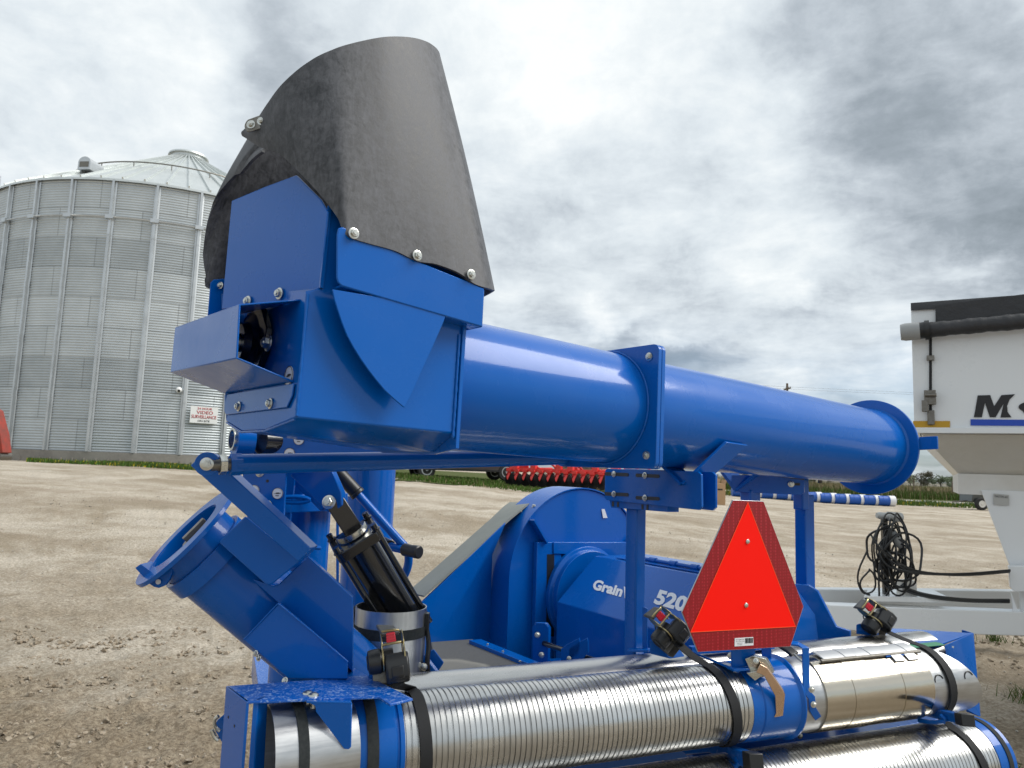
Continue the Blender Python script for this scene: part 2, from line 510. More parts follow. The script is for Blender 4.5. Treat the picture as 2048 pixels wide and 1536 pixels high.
def dirt_x(t, p, co):
    a = t.noise(co, .55, 8, .68, .5)
    sp = t.n('ShaderNodeSeparateXYZ', {0: co})
    st = t.n('ShaderNodeCombineXYZ', {0: t.m('MULTIPLY', sp.outputs[0], .10), 1: t.m('MULTIPLY', sp.outputs[1], .55), 2: 0.0}).outputs[0]
    trk = t.noise(st, 1.0, 6, .62, .5)
    g = t.noise(co, 34.0, 8, .75)
    peb = t.n('ShaderNodeTexVoronoi', {'Vector': co, 'Scale': 46.0, 'Randomness': 1.0})
    fine = t.noise(co, 240.0, 3, .8)
    c = t.mix(t.ramp(a, [(.40, (0, 0, 0)), (.58, (1, 1, 1))]), (.34, .285, .21), (.60, .54, .45))
    c = t.mix(t.m('MULTIPLY', t.ramp(trk, [(.36, (1, 1, 1)), (.54, (0, 0, 0))]), .55), c, (.30, .25, .185))
    c = t.mix(t.m('MULTIPLY', t.ramp(trk, [(.54, (0, 0, 0)), (.68, (1, 1, 1))]), .5), c, (.62, .575, .50))
    c = t.mix(t.m('MULTIPLY', t.ramp(g, [(.42, (1, 1, 1)), (.58, (0, 0, 0))]), .55), c, (.20, .155, .105))
    c = t.mix(t.m('MULTIPLY', t.ramp(g, [(.55, (0, 0, 0)), (.70, (1, 1, 1))]), .6), c, (.66, .61, .53))
    for c_, wd_, am in ((7.6, .16, .35), (9.3, .16, .35), (13.5, .22, .5), (15.3, .22, .5), (20.5, .5, .55), (23.0, .35, .4)):
        ln_ = t.m('SUBTRACT', t.m('ADD', sp.outputs[1], t.m('ADD', t.m('MULTIPLY', sp.outputs[0], .16), t.m('MULTIPLY', t.noise(co, .12, 3), 3.0))), c_ + 1.5)
        bd = t.n('ShaderNodeMapRange', {0: t.m('ABSOLUTE', ln_), 1: wd_ * .4, 2: wd_ * 1.8, 3: am, 4: 0.0}).outputs[0]
        c = t.mix(t.m('MULTIPLY', bd, t.ramp(g, [(.38, (1, 1, 1)), (.66, (.25, .25, .25))])), c, (.24, .185, .125))
    for cx_, cy_, rx_, am in ((-1.9, 3.9, 2.6, 1.0), (-.2, 3.2, 1.2, .8), (3.0, 4.3, 1.7, .8), (-3.6, 7.2, 1.4, .5)):
        o_ = t.n('ShaderNodeVectorMath', {0: co, 1: (cx_, cy_, 0)}, operation='SUBTRACT').outputs[0]
        o_ = t.n('ShaderNodeVectorMath', {0: o_, 1: (.55, 1, 0)}, operation='MULTIPLY').outputs[0]
        dd = t.m('ADD', t.n('ShaderNodeVectorMath', {0: o_}, operation='LENGTH').outputs['Value'], t.m('MULTIPLY', t.m('SUBTRACT', t.noise(co, 1.7, 9, .7), .5), 4.0))
        mk = t.n('ShaderNodeMapRange', {0: dd, 1: rx_ * .30, 2: rx_ * .75, 3: am, 4: 0.0}).outputs[0]
        brn = t.mix(t.ramp(g, [(.40, (0, 0, 0)), (.60, (1, 1, 1))]), (.15, .11, .07), (.36, .29, .20))
        c = t.mix(t.m('MULTIPLY', mk, .8), c, brn)
    pf = t.m('MULTIPLY', t.ramp(peb.outputs[0], [(.0, (1, 1, 1)), (.30, (0, 0, 0))]), t.ramp(fine, [(.45, (0, 0, 0)), (.6, (1, 1, 1))]))
    c = t.mix(t.m('MULTIPLY', pf, .6), c, (.56, .52, .45))
    t.t.links.new(c, p.inputs['Base Color'])
    hgt = t.m('ADD', t.m('MULTIPLY', g, 1.0), t.m('ADD', t.m('MULTIPLY', fine, .3), t.m('MULTIPLY', pf, .5)))
    b = t.n('ShaderNodeBump', {'Height': hgt, 'Strength': .9, 'Distance': .025})
    t.t.links.new(b.outputs[0], p.inputs['Normal'])


DIRT = mat('gravel_dirt', (.3, .25, .2), .92, 0, .2, extra=dirt_x)
gm = MB(); gm.v = [V(a) for a in vs]; gm.f = fs; gm.mi = [0] * len(fs)
g = gm.build('ground', DIRT, ang=80, fix=False); tag(g, 'pale tyre-marked gravel and dirt yard', 'ground', kind='structure')


def strip(name, pts0, pts1, m, lab, cat, lift=.004, n=40, kind='structure'):
    """a sheet draped over the terrain between two polylines [(px, depth)...] (near edge, far edge)"""
    mb = MB(); vs = []; M = 14

    def ev(pl, t):
        k = t * (len(pl) - 1); i = min(int(k), len(pl) - 2); u = k - i
        return pl[i][0] + (pl[i + 1][0] - pl[i][0]) * u, pl[i][1] + (pl[i + 1][1] - pl[i][1]) * u
    for i in range(n + 1):
        a = GP(*ev(pts0, i / n)); b = GP(*ev(pts1, i / n))
        for j in range(M + 1):
            q = a.lerp(b, j / M); vs.append((q.x, q.y, zg(q.x, q.y) + lift + .012))
    fs = [(i * (M + 1) + j, (i + 1) * (M + 1) + j, (i + 1) * (M + 1) + j + 1, i * (M + 1) + j + 1) for i in range(n) for j in range(M)]
    o = mb.add(vs, fs).build(name, m, ang=60, fix=False)
    return tag(o, lab, cat, kind=kind)


SOD = mat('grassy_soil', (.045, .075, .012), .95, 0, .1, bump=(6, .6, .05), var=(.8, .8, (.12, .11, .05)))
FIELD = mat('rough_field', (.05, .075, .018), .95, 0, .1, bump=(3, .6, .1), var=(.25, .8, (.15, .13, .07)))
ROADM = mat('pale_gravel_road', (.42, .40, .36), .9, var=(1.5, .5, (.34, .31, .26)))
strip('road', [(1420, 56), (2300, 52)], [(1420, 61), (2300, 57)], ROADM, 'pale gravel road running past the yard', 'road', .05)
strip('field', [(1250, 61.5), (2300, 57.5)], [(1250, 900), (2300, 900)], FIELD, 'rough green field beyond the gravel road', 'field', .06)
strip('lawn', [(120, 24), (640, 24), (900, 24), (1250, 33)], [(120, 29), (500, 60), (900, 90), (1250, 90)], SOD, 'green grassy verge behind the yard', 'lawn', .006, 60)


def blade_field(name, pts, hmin, hmax, wd, mats, lab, cat, lean=.35):
    """pts = list of ground positions; grass blades grown as thin bent triangles"""
    mb = MB(); vs = []; fs = []; mi = []
    for (x, y, z) in pts:
        h = random.uniform(hmin, hmax); a = random.random() * 2 * PI; b = random.random() * 2 * PI
        dx, dy = math.cos(a) * wd / 2, math.sin(a) * wd / 2
        lx, ly = math.cos(b) * h * lean * random.random(), math.sin(b) * h * lean * random.random()
        o = len(vs)
        vs += [(x - dx, y - dy, z), (x + dx, y + dy, z), (x + dx * .7 + lx * .4, y + dy * .7 + ly * .4, z + h * .6), (x - dx * .7 + lx * .4, y - dy * .7 + ly * .4, z + h * .6), (x + lx, y + ly, z + h)]
        fs += [(o, o + 1, o + 2, o + 3), (o + 3, o + 2, o + 4)]; k = random.choices(range(len(mats)), [9, 5, 1][:len(mats)])[0]; mi += [k, k]
    mb.v = [V(a) for a in vs]; mb.f = fs; mb.mi = mi
    return tag(mb.build(name, mats, ang=0, fix=False), lab, cat, kind='stuff')


def blademat(name, c):
    return mat(name, c, .6, 0, .2)


G1 = blademat('fresh_grass', (.055, .12, .014)); G2 = blademat('dull_grass', (.075, .09, .022)); G3 = blademat('straw', (.27, .21, .12)); G4 = blademat('dandelion_yellow', (.55, .42, .02))


def scatter(n, x0, x1, d0, d1, cond=None):
    out = []
    while len(out) < n:
        px = random.uniform(x0, x1); d = random.uniform(d0, d1); q = GP(px, d)
        if noise.noise(V((q.x * .45, q.y * .45, 3))) + random.uniform(-.25, .35) < -.02: continue
        if cond and not cond(q): continue
        out.append((q.x, q.y, q.z))
    return out


blade_field('grass', scatter(14000, 50, 520, 21.8, 26.5), .03, .14, .03, [G1, G2, G4], 'low green weeds along the foot of the silo', 'grass')
blade_field('grass', scatter(16000, 560, 1260, 24.5, 40), .04, .16, .035, [G1, G2, G3], 'green verge grass under the pickup', 'grass')
blade_field('grass', scatter(9000, 1420, 2050, 46, 55), .05, .3, .05, [G1, G2, G4], 'green verge between drums and road', 'grass')
blade_field('tall_grass', scatter(15000, 1400, 2060, 62, 95), .3, .85, .10, [G2, G1, G3], 'tall weeds at the edge of the field', 'grass')
blade_field('dry_reeds', scatter(15000, 1400, 2060, 72, 120), .5, 1.25, .09, [G3, G2], 'straw coloured reeds behind the weeds', 'reeds')
tuft = []
for (px, py_d, n) in ((2010, 4.0, 260), (1990, 3.2, 240), (2040, 5.5, 200), (1975, 7.5, 120), (2030, 2.9, 220)):
    q = GP(px, py_d)
    for _ in range(n):
        a = random.random() * 2 * PI; r = abs(random.gauss(0, .10)); tuft.append((q.x + r * math.cos(a), q.y + r * math.sin(a), zg(q.x, q.y)))
blade_field('grass', tuft, .03, .12, .006, [G1, G2, G3], 'small grass tufts in the dirt at the right', 'grass', 1.2)

# loose stones
mb = MB(); STONE = mat('stone', (.38, .35, .30), .85, bump=(30, .5, .01), var=(12, .7, (.22, .18, .13)))
for i in range(5200):
    az = R(random.uniform(-40, 40)); r = 2.2 + 15 * random.random() ** 1.7; x, y = r * math.sin(az), r * math.cos(az)
    s_ = random.choice((.004, .006, .008, .011)) * (1.6 if random.random() < .05 else 1) * (.7 + r * .05)
    q = V((x, y, zg(x, y) + .004)); vs = []
    for dx, dy, dz in ((1, 0, 0), (-.2, 1, 0), (-1, -.1, 0), (.1, -1, 0), (.3, .2, .7), (-.4, -.2, .55), (0, 0, -.6)):
        vs.append(q + V((dx, dy, dz)) * s_ * random.uniform(.7, 1.3))
    mb.add(vs, [(0, 1, 4), (1, 2, 5), (1, 5, 4), (2, 3, 5), (3, 0, 4), (3, 4, 5), (0, 6, 1), (1, 6, 2), (2, 6, 3), (3, 6, 0)])
tag(mb.build('gravel', STONE, ang=0), 'loose stones scattered over the dirt', 'gravel', kind='stuff')
# churned clods of earth
mb = MB(); CLOD = mat('earth_clod', (.23, .18, .125), .95, bump=(60, .6, .01), var=(25, .7, (.38, .33, .26)))
for i in range(3800):
    if random.random() < .8:
        px = random.gauss(230, 170); d = random.uniform(3.6, 6.6)
    else:
        px = random.gauss(2000, 60); d = random.uniform(3.4, 9)
    q = GP(px, d); s_ = random.choice((.004, .006, .008, .010, .014, .021))
    if noise.noise(q * 2.2) < -.05: continue
    o = len(mb.v); mb.ball(q + V((0, 0, s_ * .1)), s_, 8, (1, random.uniform(.6, 1), .6))
    for k in range(o, len(mb.v)):
        mb.v[k] += V((noise.noise(mb.v[k] * 60), noise.noise(mb.v[k] * 60 + V((9, 0, 0))), noise.noise(mb.v[k] * 60 + V((0, 9, 0))))) * s_ * .8
tag(mb.build('clods', CLOD, ang=50), 'churned clods of brown earth in the ruts', 'soil', kind='stuff')


# ------------------------------------------------------------------ grain silo
SC = CAM + V((math.sin(R(-25.3)), math.cos(R(-25.3)), 0)) * 36
SR = 7.2; SZ0 = CAM.z - .30; SZ = CAM.z + .10; RING = 1.085; NR_ = 9
SH = NR_ * RING


def silo_x(t, p, co):
    sp = t.n('ShaderNodeSeparateXYZ', {0: co})
    an = t.m('MULTIPLY', t.m('ADD', t.m('ARCTAN2', sp.outputs[1], sp.outputs[0]), PI), 15.5 / (2 * PI))
    rz = t.m('DIVIDE', sp.outputs[2], RING); ri = t.m('FLOOR', rz)
    an2 = t.m('ADD', an, t.m('MULTIPLY', t.m('MODULO', ri, 2.0), .5)); ai = t.m('FLOOR', an2)
    wn = t.n('ShaderNodeTexWhiteNoise', {'Vector': t.n('ShaderNodeCombineXYZ', {0: ai, 1: ri, 2: 0.0}).outputs[0]}, noise_dimensions='3D').outputs[0]
    wr = t.n('ShaderNodeTexWhiteNoise', {'Vector': t.n('ShaderNodeCombineXYZ', {0: ri, 1: 5.0, 2: 2.0}).outputs[0]}, noise_dimensions='3D').outputs[0]
    n = t.noise(co, 1.2, 6, .6)
    f = t.m('ADD', t.m('MULTIPLY', wn, .12), t.m('ADD', t.m('MULTIPLY', wr, .4), t.m('MULTIPLY', n, .55)))
    c = t.ramp(f, [(.2, (.33, .365, .385)), (.85, (.60, .64, .66))])
    fr = t.m('FRACT', an2)
    seam = t.m('LESS_THAN', fr, .012)
    frz = t.m('FRACT', rz); hs = t.m('LESS_THAN', frz, .035)
    c = t.mix(t.m('MULTIPLY', t.m('MAXIMUM', seam, hs), .45), c, (.16, .17, .175))
    t.t.links.new(c, p.inputs['Base Color'])


SILOM = mat('galvanised_corrugated_sheet', (.5, .52, .53), .45, .55, extra=silo_x)
RIBM = mat('galvanised_stiffener', (.58, .60, .61), .38, .85, var=(2, .5, (.40, .42, .43)))
ROOFM = mat('galvanised_roof', (.66, .69, .68), .40, .7, var=(1.2, .5, (.52, .56, .56)))
silo = thing('grain_silo', 'large round corrugated galvanised steel silo on a concrete ring', 'silo', (SC.x, SC.y, SZ))
mb = MB(); prof = []; nper = int(SH / .094)
for i in range(nper * 4 + 1):
    z = SH * i / (nper * 4); prof.append((z, SR + .014 * math.sin(i * PI / 2 + .3)))
mb.lathe((0, 0, 0), (0, 0, 1), prof, 124, cap=False)
o = mb.build('wall', SILOM, ang=170, fix=False); o.parent = silo
mb = MB(); er = SR + .12; rh = 3.75; cr_ = .75
mb.lathe((0, 0, SH), (0, 0, 1), [(-.06, er), (.02, er), (rh, cr_), (rh, cr_ - .05), (-.04, er - .1)], 62, cap=False)
for i in range(62):
    a = 2 * PI * i / 62; d = V((math.cos(a), math.sin(a), 0))
    mb.bar(d * (er - .02) + V((0, 0, SH + .06)), d * cr_ + V((0, 0, SH + rh + .04)), d.cross(V((0, 0, 1))), .05, .09)
roof = mb.build('roof', ROOFM, ang=20); roof.parent = silo
mb = MB(); mb.lathe((0, 0, SH + rh - .02), (0, 0, 1), [(0, cr_ + .02), (.22, cr_ + .02), (.22, cr_ + .12), (.30, cr_ + .10), (.40, .05)], 40)
o = mb.build('roof_cap', ROOFM); o.parent = silo
for i in range(31):
    a = 2 * PI * i / 31
    # one stiffener must fall on photo column 267 (about -1.8 degrees left of the silo axis as seen)
    base = math.atan2(-SC.y, -SC.x) + math.radians(-7.2 + 11.6 * 0)
    a = base + 2 * PI * i / 31
    d = V((math.cos(a), math.sin(a), 0)); s_ = d.cross(V((0, 0, 1)))
    mb = MB(); r_ = SR + .015
    prof = [(-.10, .0), (-.055, .02), (-.04, .11), (.04, .11), (.055, .02), (.10, .0)]
    A = [d * (r_ + q[1]) + s_ * q[0] for q in prof]
    mb.loft(A, [p + V((0, 0, SH - .02)) for p in A])
    for k in range(1, 5):
        mb.loft([p * 1.0 + d * .012 + V((0, 0, SH * k / 5 - .12)) for p in A], [p + d * .012 + V((0, 0, SH * k / 5 + .12)) for p in A])
    o = mb.build('stiffener', RIBM, ang=20); o.parent = silo
mb = MB()
zr = SH - 1.42
for i in range(124):
    a0, a1 = 2 * PI * i / 124, 2 * PI * (i + 1) / 124
    mb.cyl((math.cos(a0) * (SR + .15), math.sin(a0) * (SR + .15), zr), (math.cos(a1) * (SR + .15), math.sin(a1) * (SR + .15), zr), .035, 6)
for i in range(31):
    a = base + 2 * PI * i / 31; mb.box((math.cos(a) * (SR + .15), math.sin(a) * (SR + .15), zr), V((math.cos(a), math.sin(a), 0)) * .07, V((-math.sin(a), math.cos(a), 0)) * .14, V((0, 0, .07)))
o = mb.build('wind_ring', RIBM, ang=30); o.parent = silo
mb = MB(); pth = []
for i in range(80):                         # ring rail on the roof
    a = 2 * PI * i / 80; rr = er + (cr_ - er) * .42; pth.append(V((math.cos(a) * rr, math.sin(a) * rr, SH + rh * .42 + .22)))
mb.tube(pth + pth[:1], .028, 6)
for i in range(0, 80, 4):
    mb.cyl(pth[i], pth[i] - V((0, 0, .2)), .02, 6)
o = mb.build('roof_rail', DSTEEL); o.parent = silo
for px in (186, -12, 560):
    # mushroom vents near the eave
    q = P(px, 345, 32); best = None
    az = math.atan2(ray(px, 345).x, ray(px, 345).y)
    # intersect the azimuth with the circle of the vent ring
    rv = SR - 1.2; dx, dy = math.sin(az), math.cos(az); bq = dx * SC.x + dy * SC.y; disc = bq * bq - (SC.x ** 2 + SC.y ** 2 - rv * rv)
    if disc < 0: disc = 0
    tt = bq - math.sqrt(disc); c = V((dx * tt - SC.x, dy * tt - SC.y, 0)); od = c.normalized(); sd_ = od.cross(V((0, 0, 1)))
    z0 = SH + rh * (er - rv) / (er - cr_)
    mb = MB(); A = []
    for k in range(9):
        a = PI * k / 8; A.append(c + sd_ * math.cos(a) * .25 + V((0, 0, z0 + .18 + .22 * math.sin(a))) - od * .25)
    A = [c + sd_ * .25 + V((0, 0, z0 - .1)) - od * .25] + A + [c - sd_ * .25 + V((0, 0, z0 - .1)) - od * .25]
    mb.prism(A, od * .75)
    o = mb.build('roof_vent', RIBM, ang=30); o.parent = silo
    mb = MB(); mb.prism([c + sd_ * x + V((0, 0, z0 + z)) + od * .505 for x, z in ((-.18, .0), (.18, .0), (.18, .2), (-.18, .2))], od * .01)
    v = mb.build('louvre', DSTEEL); v.parent = o
mb = MB(); mb.lathe((0, 0, -.62), (0, 0, 1), [(0, SR + .10), (.62, SR + .10), (.62, SR - .1), (0, SR - .1)], 96, closed=True)
nb = 120
for i in range(nb):
    a = 2 * PI * i / nb; d = V((math.cos(a), math.sin(a), 0)); mb.box(d * (SR + .12) + V((0, 0, -.30)), d * .03, d.cross(V((0, 0, 1))) * .02, V((0, 0, .07)))
o = mb.build('foundation', CONC, ang=40); o.parent = silo


def silo_pt(px, py, off=.14):
    d = ray(px, py); a = d.x * d.x + d.y * d.y; o2 = CAM - SC; bq = o2.x * d.x + o2.y * d.y
    cq = o2.x ** 2 + o2.y ** 2 - (SR + off) ** 2; t = (-bq - math.sqrt(max(0, bq * bq - a * cq))) / a
    return CAM + d * t


A = silo_pt(379, 845); B = silo_pt(434, 849); zt = silo_pt(381, 811).z
ux = (B - A); ux.z = 0; zt_h = V((0, 0, zt - A.z)); nn = ux.cross(V((0, 0, 1))).normalized()
sg = thing('warning_sign', 'white sign with red video surveillance lettering hung on the silo', 'sign', A)
mb = MB(); mb.prism([A, A + ux, A + ux + zt_h, A + zt_h], -nn * .01); mb.build('sign_board', WHITE, sg)
for body, x0, x1, y0, y1, m_ in (('24 HOUR', .24, .78, .80, .93, REDINK), ('VIDEO', .22, .82, .54, .74, REDINK), ('SURVEILLANCE', .05, .95, .28, .48, REDINK), ('ON SITE', .28, .72, .08, .19, INK)):
    text_fit(body, A + ux * x0 + zt_h * y0 + nn * .006, ux * (x1 - x0), zt_h * (y1 - y0), m_, 'lettering', sg, bold=.012, ext=.002)
q = silo_pt(357, 779, .05); qn = (q - SC); qn.z = 0; qn.normalize()
cm = thing('security_camera', 'tiny pale round camera fixed to the silo wall above the white sign', 'camera', q)
mb = MB(); mb.cyl(q - qn * .06, q + qn * .14, .05, 12); mb.build('bracket', RIBM, cm)
mb = MB(); mb.ball(q + qn * .2 + V((0, 0, -.03)), .11, 14); mb.build('camera_head', WHITE, cm)
mb = MB(); mb.cyl(q + qn * .27 + V((0, 0, -.06)), q + qn * .315 + V((0, 0, -.075)), .045, 12); mb.build('lens', BLACK, cm)

# red machine arm cut by the left edge of the picture
q0 = P(-40, 930, 13); arm = thing('machine_arm', 'faded red steel machine arm with worn tip at the left edge of the photo', 'machinery', GP(-30, 13))
mb = MB(); pts = [P(-120, 760, 13), P(-60, 790, 13), P(-12, 820, 13), P(1, 870, 13), P(5, 905, 13), P(-40, 915, 13), P(-120, 930, 13)]
mb.prism(pts, V((.02, .22, 0))); mb.build('arm', ORANGE, arm, .01)
mb = MB(); mb.cyl(P(-6, 912, 13), P(-6, 912, 13) + V((0, .3, 0)), .075, 16); mb.build('bucket_pin', DSTEEL, arm)
mb = MB(); mb.bar(P(-100, 925, 13.1), GP(-110, 13.1), (1, 0, 0), .3, .3); mb.build('leg', ORANGE, arm, .01)

# ------------------------------------------------------------------ pickup
tr = GP(853, 33); tdir = (GP(1030, 34.5) - tr); tdir.z = 0; tdir.normalize(); tn_ = V((tdir.y, -tdir.x, 0))
truck = thing('pickup_truck', 'dark pickup parked on the grass behind the blue machine', 'pickup', tr)
zb = tr.z - .05


def TP(x, y, z):
    return tr + tdir * x + tn_ * y + V((0, 0, zb - tr.z + z))


side = [(-1.1, .45), (-1.1, 1.05), (-.95, 1.15), (1.5, 1.15), (1.6, 1.85), (3.1, 1.85), (3.75, 1.2), (4.7, 1.1), (4.85, .8), (4.85, .42)]
mb = MB(); mb.prism([TP(x, 0, z) for x, z in side], tn_ * -1.85); mb.build('body', TRUCK, truck, .04)
for a_ in ([(1.7, 1.25), (1.72, 1.75), (2.45, 1.75), (2.45, 1.25)], [(2.55, 1.25), (2.55, 1.75), (3.05, 1.75), (3.55, 1.25)]):
    mb = MB(); mb.prism([TP(x, .012, z) for x, z in a_], tn_ * -.02); mb.build('window', GLASS, truck)
mb = MB(); mb.bar(TP(-.1, .06, .42), TP(3.5, .06, .42), (0, 0, 1), .06, .12); mb.build('running_board', BLACK, truck)
for x in (0, 3.85):
    for y in (.02, -1.65):
        c = TP(x, y - .22, .40); mb = MB(); mb.lathe(c, tn_, [(0, .24), (0, .38), (.04, .41), (.20, .41), (.24, .38), (.24, .24)], 28)
        wh = mb.build('wheel', TYRE, truck)
        mb = MB(); mb.lathe(c + tn_ * .20, tn_, [(0, .25), (.045, .25), (.045, .21), (.01, .19), (.03, .07), (.06, .06), (.06, .0)], 24); mb.build('rim', RIBM, wh)

# ------------------------------------------------------------------ red disc harrow
h0 = GP(1022, 30.5); h1 = GP(1262, 27.5); hd = h1 - h0; hd.z = 0; hl = hd.length; hd.normalize(); hn = V((hd.y, -hd.x, 0))
har = thing('disc_harrow', 'bright red disc harrow with a row of black discs on the grass', 'farm machine', h0)
gz = h0.z


def HP(x, y, z):
    return h0 + hd * x + hn * y + V((0, 0, z))


nd = 15
for i in range(nd):
    x = hl * i / (nd - 1)
    mb = MB(); ax = (hn * .35 + hd).normalized(); c = HP(x, .05, .27)
    mb.lathe(c - ax * .02, ax, [(0, .03), (.0, .27), (.014, .275), (.035, .12), (.05, .0)], 22); mb.build('disc', DISC, har)
    mb = MB(); c = HP(x + .1, -.75, .27); mb.lathe(c, (hd - hn * .3), [(0, .03), (.0, .27), (.014, .275), (.035, .12), (.05, .0)], 18); mb.build('disc', DISC, har)
    mb = MB()
    mb.prism([HP(x - .09, .10, .62), HP(x - .09, .22, .50), HP(x - .05, .26, .34), HP(x, .26, .24), HP(x + .05, .26, .34), HP(x + .09, .22, .50), HP(x + .09, .10, .62)], hn * -.04)
    mb.box(HP(x, .12, .63), hd * .10, hn * .10, V((0, 0, .055))); mb.build('disc_arm', HRED, har, .006)
mb = MB(); mb.bar(HP(-.2, 0, .68), HP(hl + .2, 0, .68), (0, 0, 1), .14, .14); mb.bar(HP(-.2, -.9, .70), HP(hl + .2, -.9, .70), (0, 0, 1), .14, .14)
for x in (0, .25, .5, .75, 1):
    mb.bar(HP(hl * x, .0, .72), HP(hl * x, -1.0, .74), (0, 0, 1), .14, .12)
mb.build('frame', HRED, har, .008)
for x in (.04, .2, .42, .52, .72, .88, .97):
    mb = MB(); pth = [HP(hl * x, .1, .66), HP(hl * x + .1, .05, .95), HP(hl * x + .35, -.2, 1.1), HP(hl * x + .6, -.5, .95), HP(hl * x + .7, -.7, .75)]
    mb.tube(pth, .05, 8, 2); mb.box(HP(hl * x + .05, .05, .82), hd * .12, hn * .08, V((0, 0, .12))); mb.build('linkage', HRED, har)
mb = MB()
for x in (.02, .45, .80):
    mb.prism([HP(hl * x, -.4, .7), HP(hl * x + .5, -.4, .7), HP(hl * x + .34, -.4, 1.35), HP(hl * x + .16, -.4, 1.35)], hn * -.06)
mb.build('headstock', HRED, har, .006)
mb = MB()
for i in range(14):
    a = 2 * PI * i / 14; mb.bar(HP(0, -1.7 + .28 * math.cos(a), .3 + .28 * math.sin(a)), HP(hl, -1.7 + .28 * math.cos(a), .3 + .28 * math.sin(a)), (0, 0, 1), .03, .03)
for k in range(12):
    mb.cyl(HP(hl * k / 11, -1.7, .3), HP(hl * k / 11 + .02, -1.7, .3), .28, 20)
mb.build('roller', DISC, har)

# wooden crates behind the harrow
for i, (px, d, w_, h_, lab) in enumerate(((1150, 34, 1.3, 1.25, 'brown wooden crate behind the red harrow, nearest the pickup'), (1192, 34.5, 1.0, 1.1, 'brown wooden crate behind the red harrow, beside the bolted blue plate'))):
    q = GP(px, d); cr = thing('wooden_crate', lab, 'crate', q, 'wooden crates behind the harrow')
    for k in range(5):
        z = h_ * (k + .5) / 5
        mb = MB()
        for s_ in (-1, 1):
            mb.box(q + V((0, s_ * .5, z)), (w_ / 2, 0, 0), (0, .015, 0), (0, 0, h_ / 10 * .86)); mb.box(q + V((s_ * w_ / 2, 0, z)), (.015, 0, 0), (0, .49, 0), (0, 0, h_ / 10 * .86))
        mb.build('slat', BROWN, cr)
    mb = MB()
    for s_ in (-1, 0, 1):
        mb.box(q + V((s_ * w_ * .45, -.53, h_ / 2)), (.05, 0, 0), (0, .012, 0), (0, 0, h_ / 2))
    mb.build('batten', BROWN, cr); mb = MB(); mb.box(q + V((0, 0, h_ * .45)), (w_ / 2 - .03, 0, 0), (0, .46, 0), (0, 0, h_ * .42)); mb.build('load', DSTEEL, cr)

# cardboard box standing beyond the cradle
q = GP(1433, 30); bz = thing('cardboard_box', 'brown cardboard carton standing on the grass behind the cradle post', 'box', q)
hh = .86
mb = MB(); mb.box(q + V((-.1, .35, hh / 2)), (.47, 0, 0), (0, .35, 0), (0, 0, hh / 2)); bx_ = mb.build('carton', CARD, bz, .006)
mb = MB(); mb.prism([q + V((.37, 0, hh)), q + V((.37, .7, hh)), q + V((.42, .7, hh + .16)), q + V((.42, 0, hh + .16))], V((.01, 0, 0))); mb.prism([q + V((-.57, .7, hh)), q + V((.37, .7, hh)), q + V((.37, .74, hh + .2)), q + V((-.57, .74, hh + .2))], V((0, .01, 0))); mb.build('flap', CARD, bz)
mb = MB(); mb.box(q + V((.15, -.004, .62)), (.10, 0, 0), (0, .003, 0), (0, 0, .03)); mb.build('print', INK, bz)

# blue drums lying in a row
nd = 11
for i in range(nd):
    px = 1478 + 29 * i; d = 45 - i * .12; q = GP(px, d); L = .86
    if i == 0:
        dr = thing('plastic_drum', 'blue plastic drum lying end to end in the row along the verge', 'drum', q, 'blue drums lying in a row by the road')
        mb = MB(); mb.lathe(q + V((-.43, 0, .30)), (1, 0, 0), [(0, .20), (0, .28), (.03, .30), (.25, .30), (.27, .315), (.29, .30), (.55, .30), (.57, .315), (.59, .30), (.83, .30), (.86, .28), (.86, .2)], 26)
        mb.build('barrel', DRUMB, dr)
        mb = MB(); mb.lathe(q + V((.30, 0, .30)), (1, 0, 0), [(-.08, .30), (-.08, .322), (.26, .322), (.26, .30)], 26, closed=True); mb.build('white_band', STICK, dr)
        base_dr = dr
    else:
        dr = copy_tree(base_dr); dr.location = q
    dr.rotation_euler = (0, 0, R(-2))
DLAB = ['leftmost blue drum in the row, right of the brown carton', 'second blue drum in the row, left of the far cradle post', None]
# small tandem cart
q = GP(1955, 44); ct = thing('farm_cart', 'small dark tandem axle cart with a pale cone lid under the white trailer', 'cart', q)
mb = MB(); mb.prism([q + V((x, -.6, z)) for x, z in ((-.75, .45), (-.7, 1.0), (.7, 1.0), (1.1, .45))], V((0, 1.3, 0))); mb.build('body', TRUCK, ct, .05)
mb = MB(); mb.lathe(q + V((-.1, 0, 1.0)), (0, 0, 1), [(0, .62), (.05, .62), (.42, .08), (.44, 0)], 20); mb.build('lid', DIRTYW, ct)
for x in (-.32, .5):
    c = q + V((x, -.85, .36)); mb = MB(); mb.lathe(c, (0, 1, 0), [(0, .2), (0, .33), (.03, .36), (.2, .36), (.22, .33), (.22, .2)], 24); wh = mb.build('wheel', TYRE, ct)
    mb = MB(); mb.lathe(c, (0, -1, 0), [(-.01, .21), (.02, .2), (.0, .08), (.03, .07), (.03, 0)], 18); mb.build('rim', DIRTYW, wh)
mb = MB(); mb.bar(q + V((-1.6, 0, .4)), q + V((-.7, 0, .5)), (0, 0, 1), .08, .08); mb.build('drawbar', DSTEEL, ct)

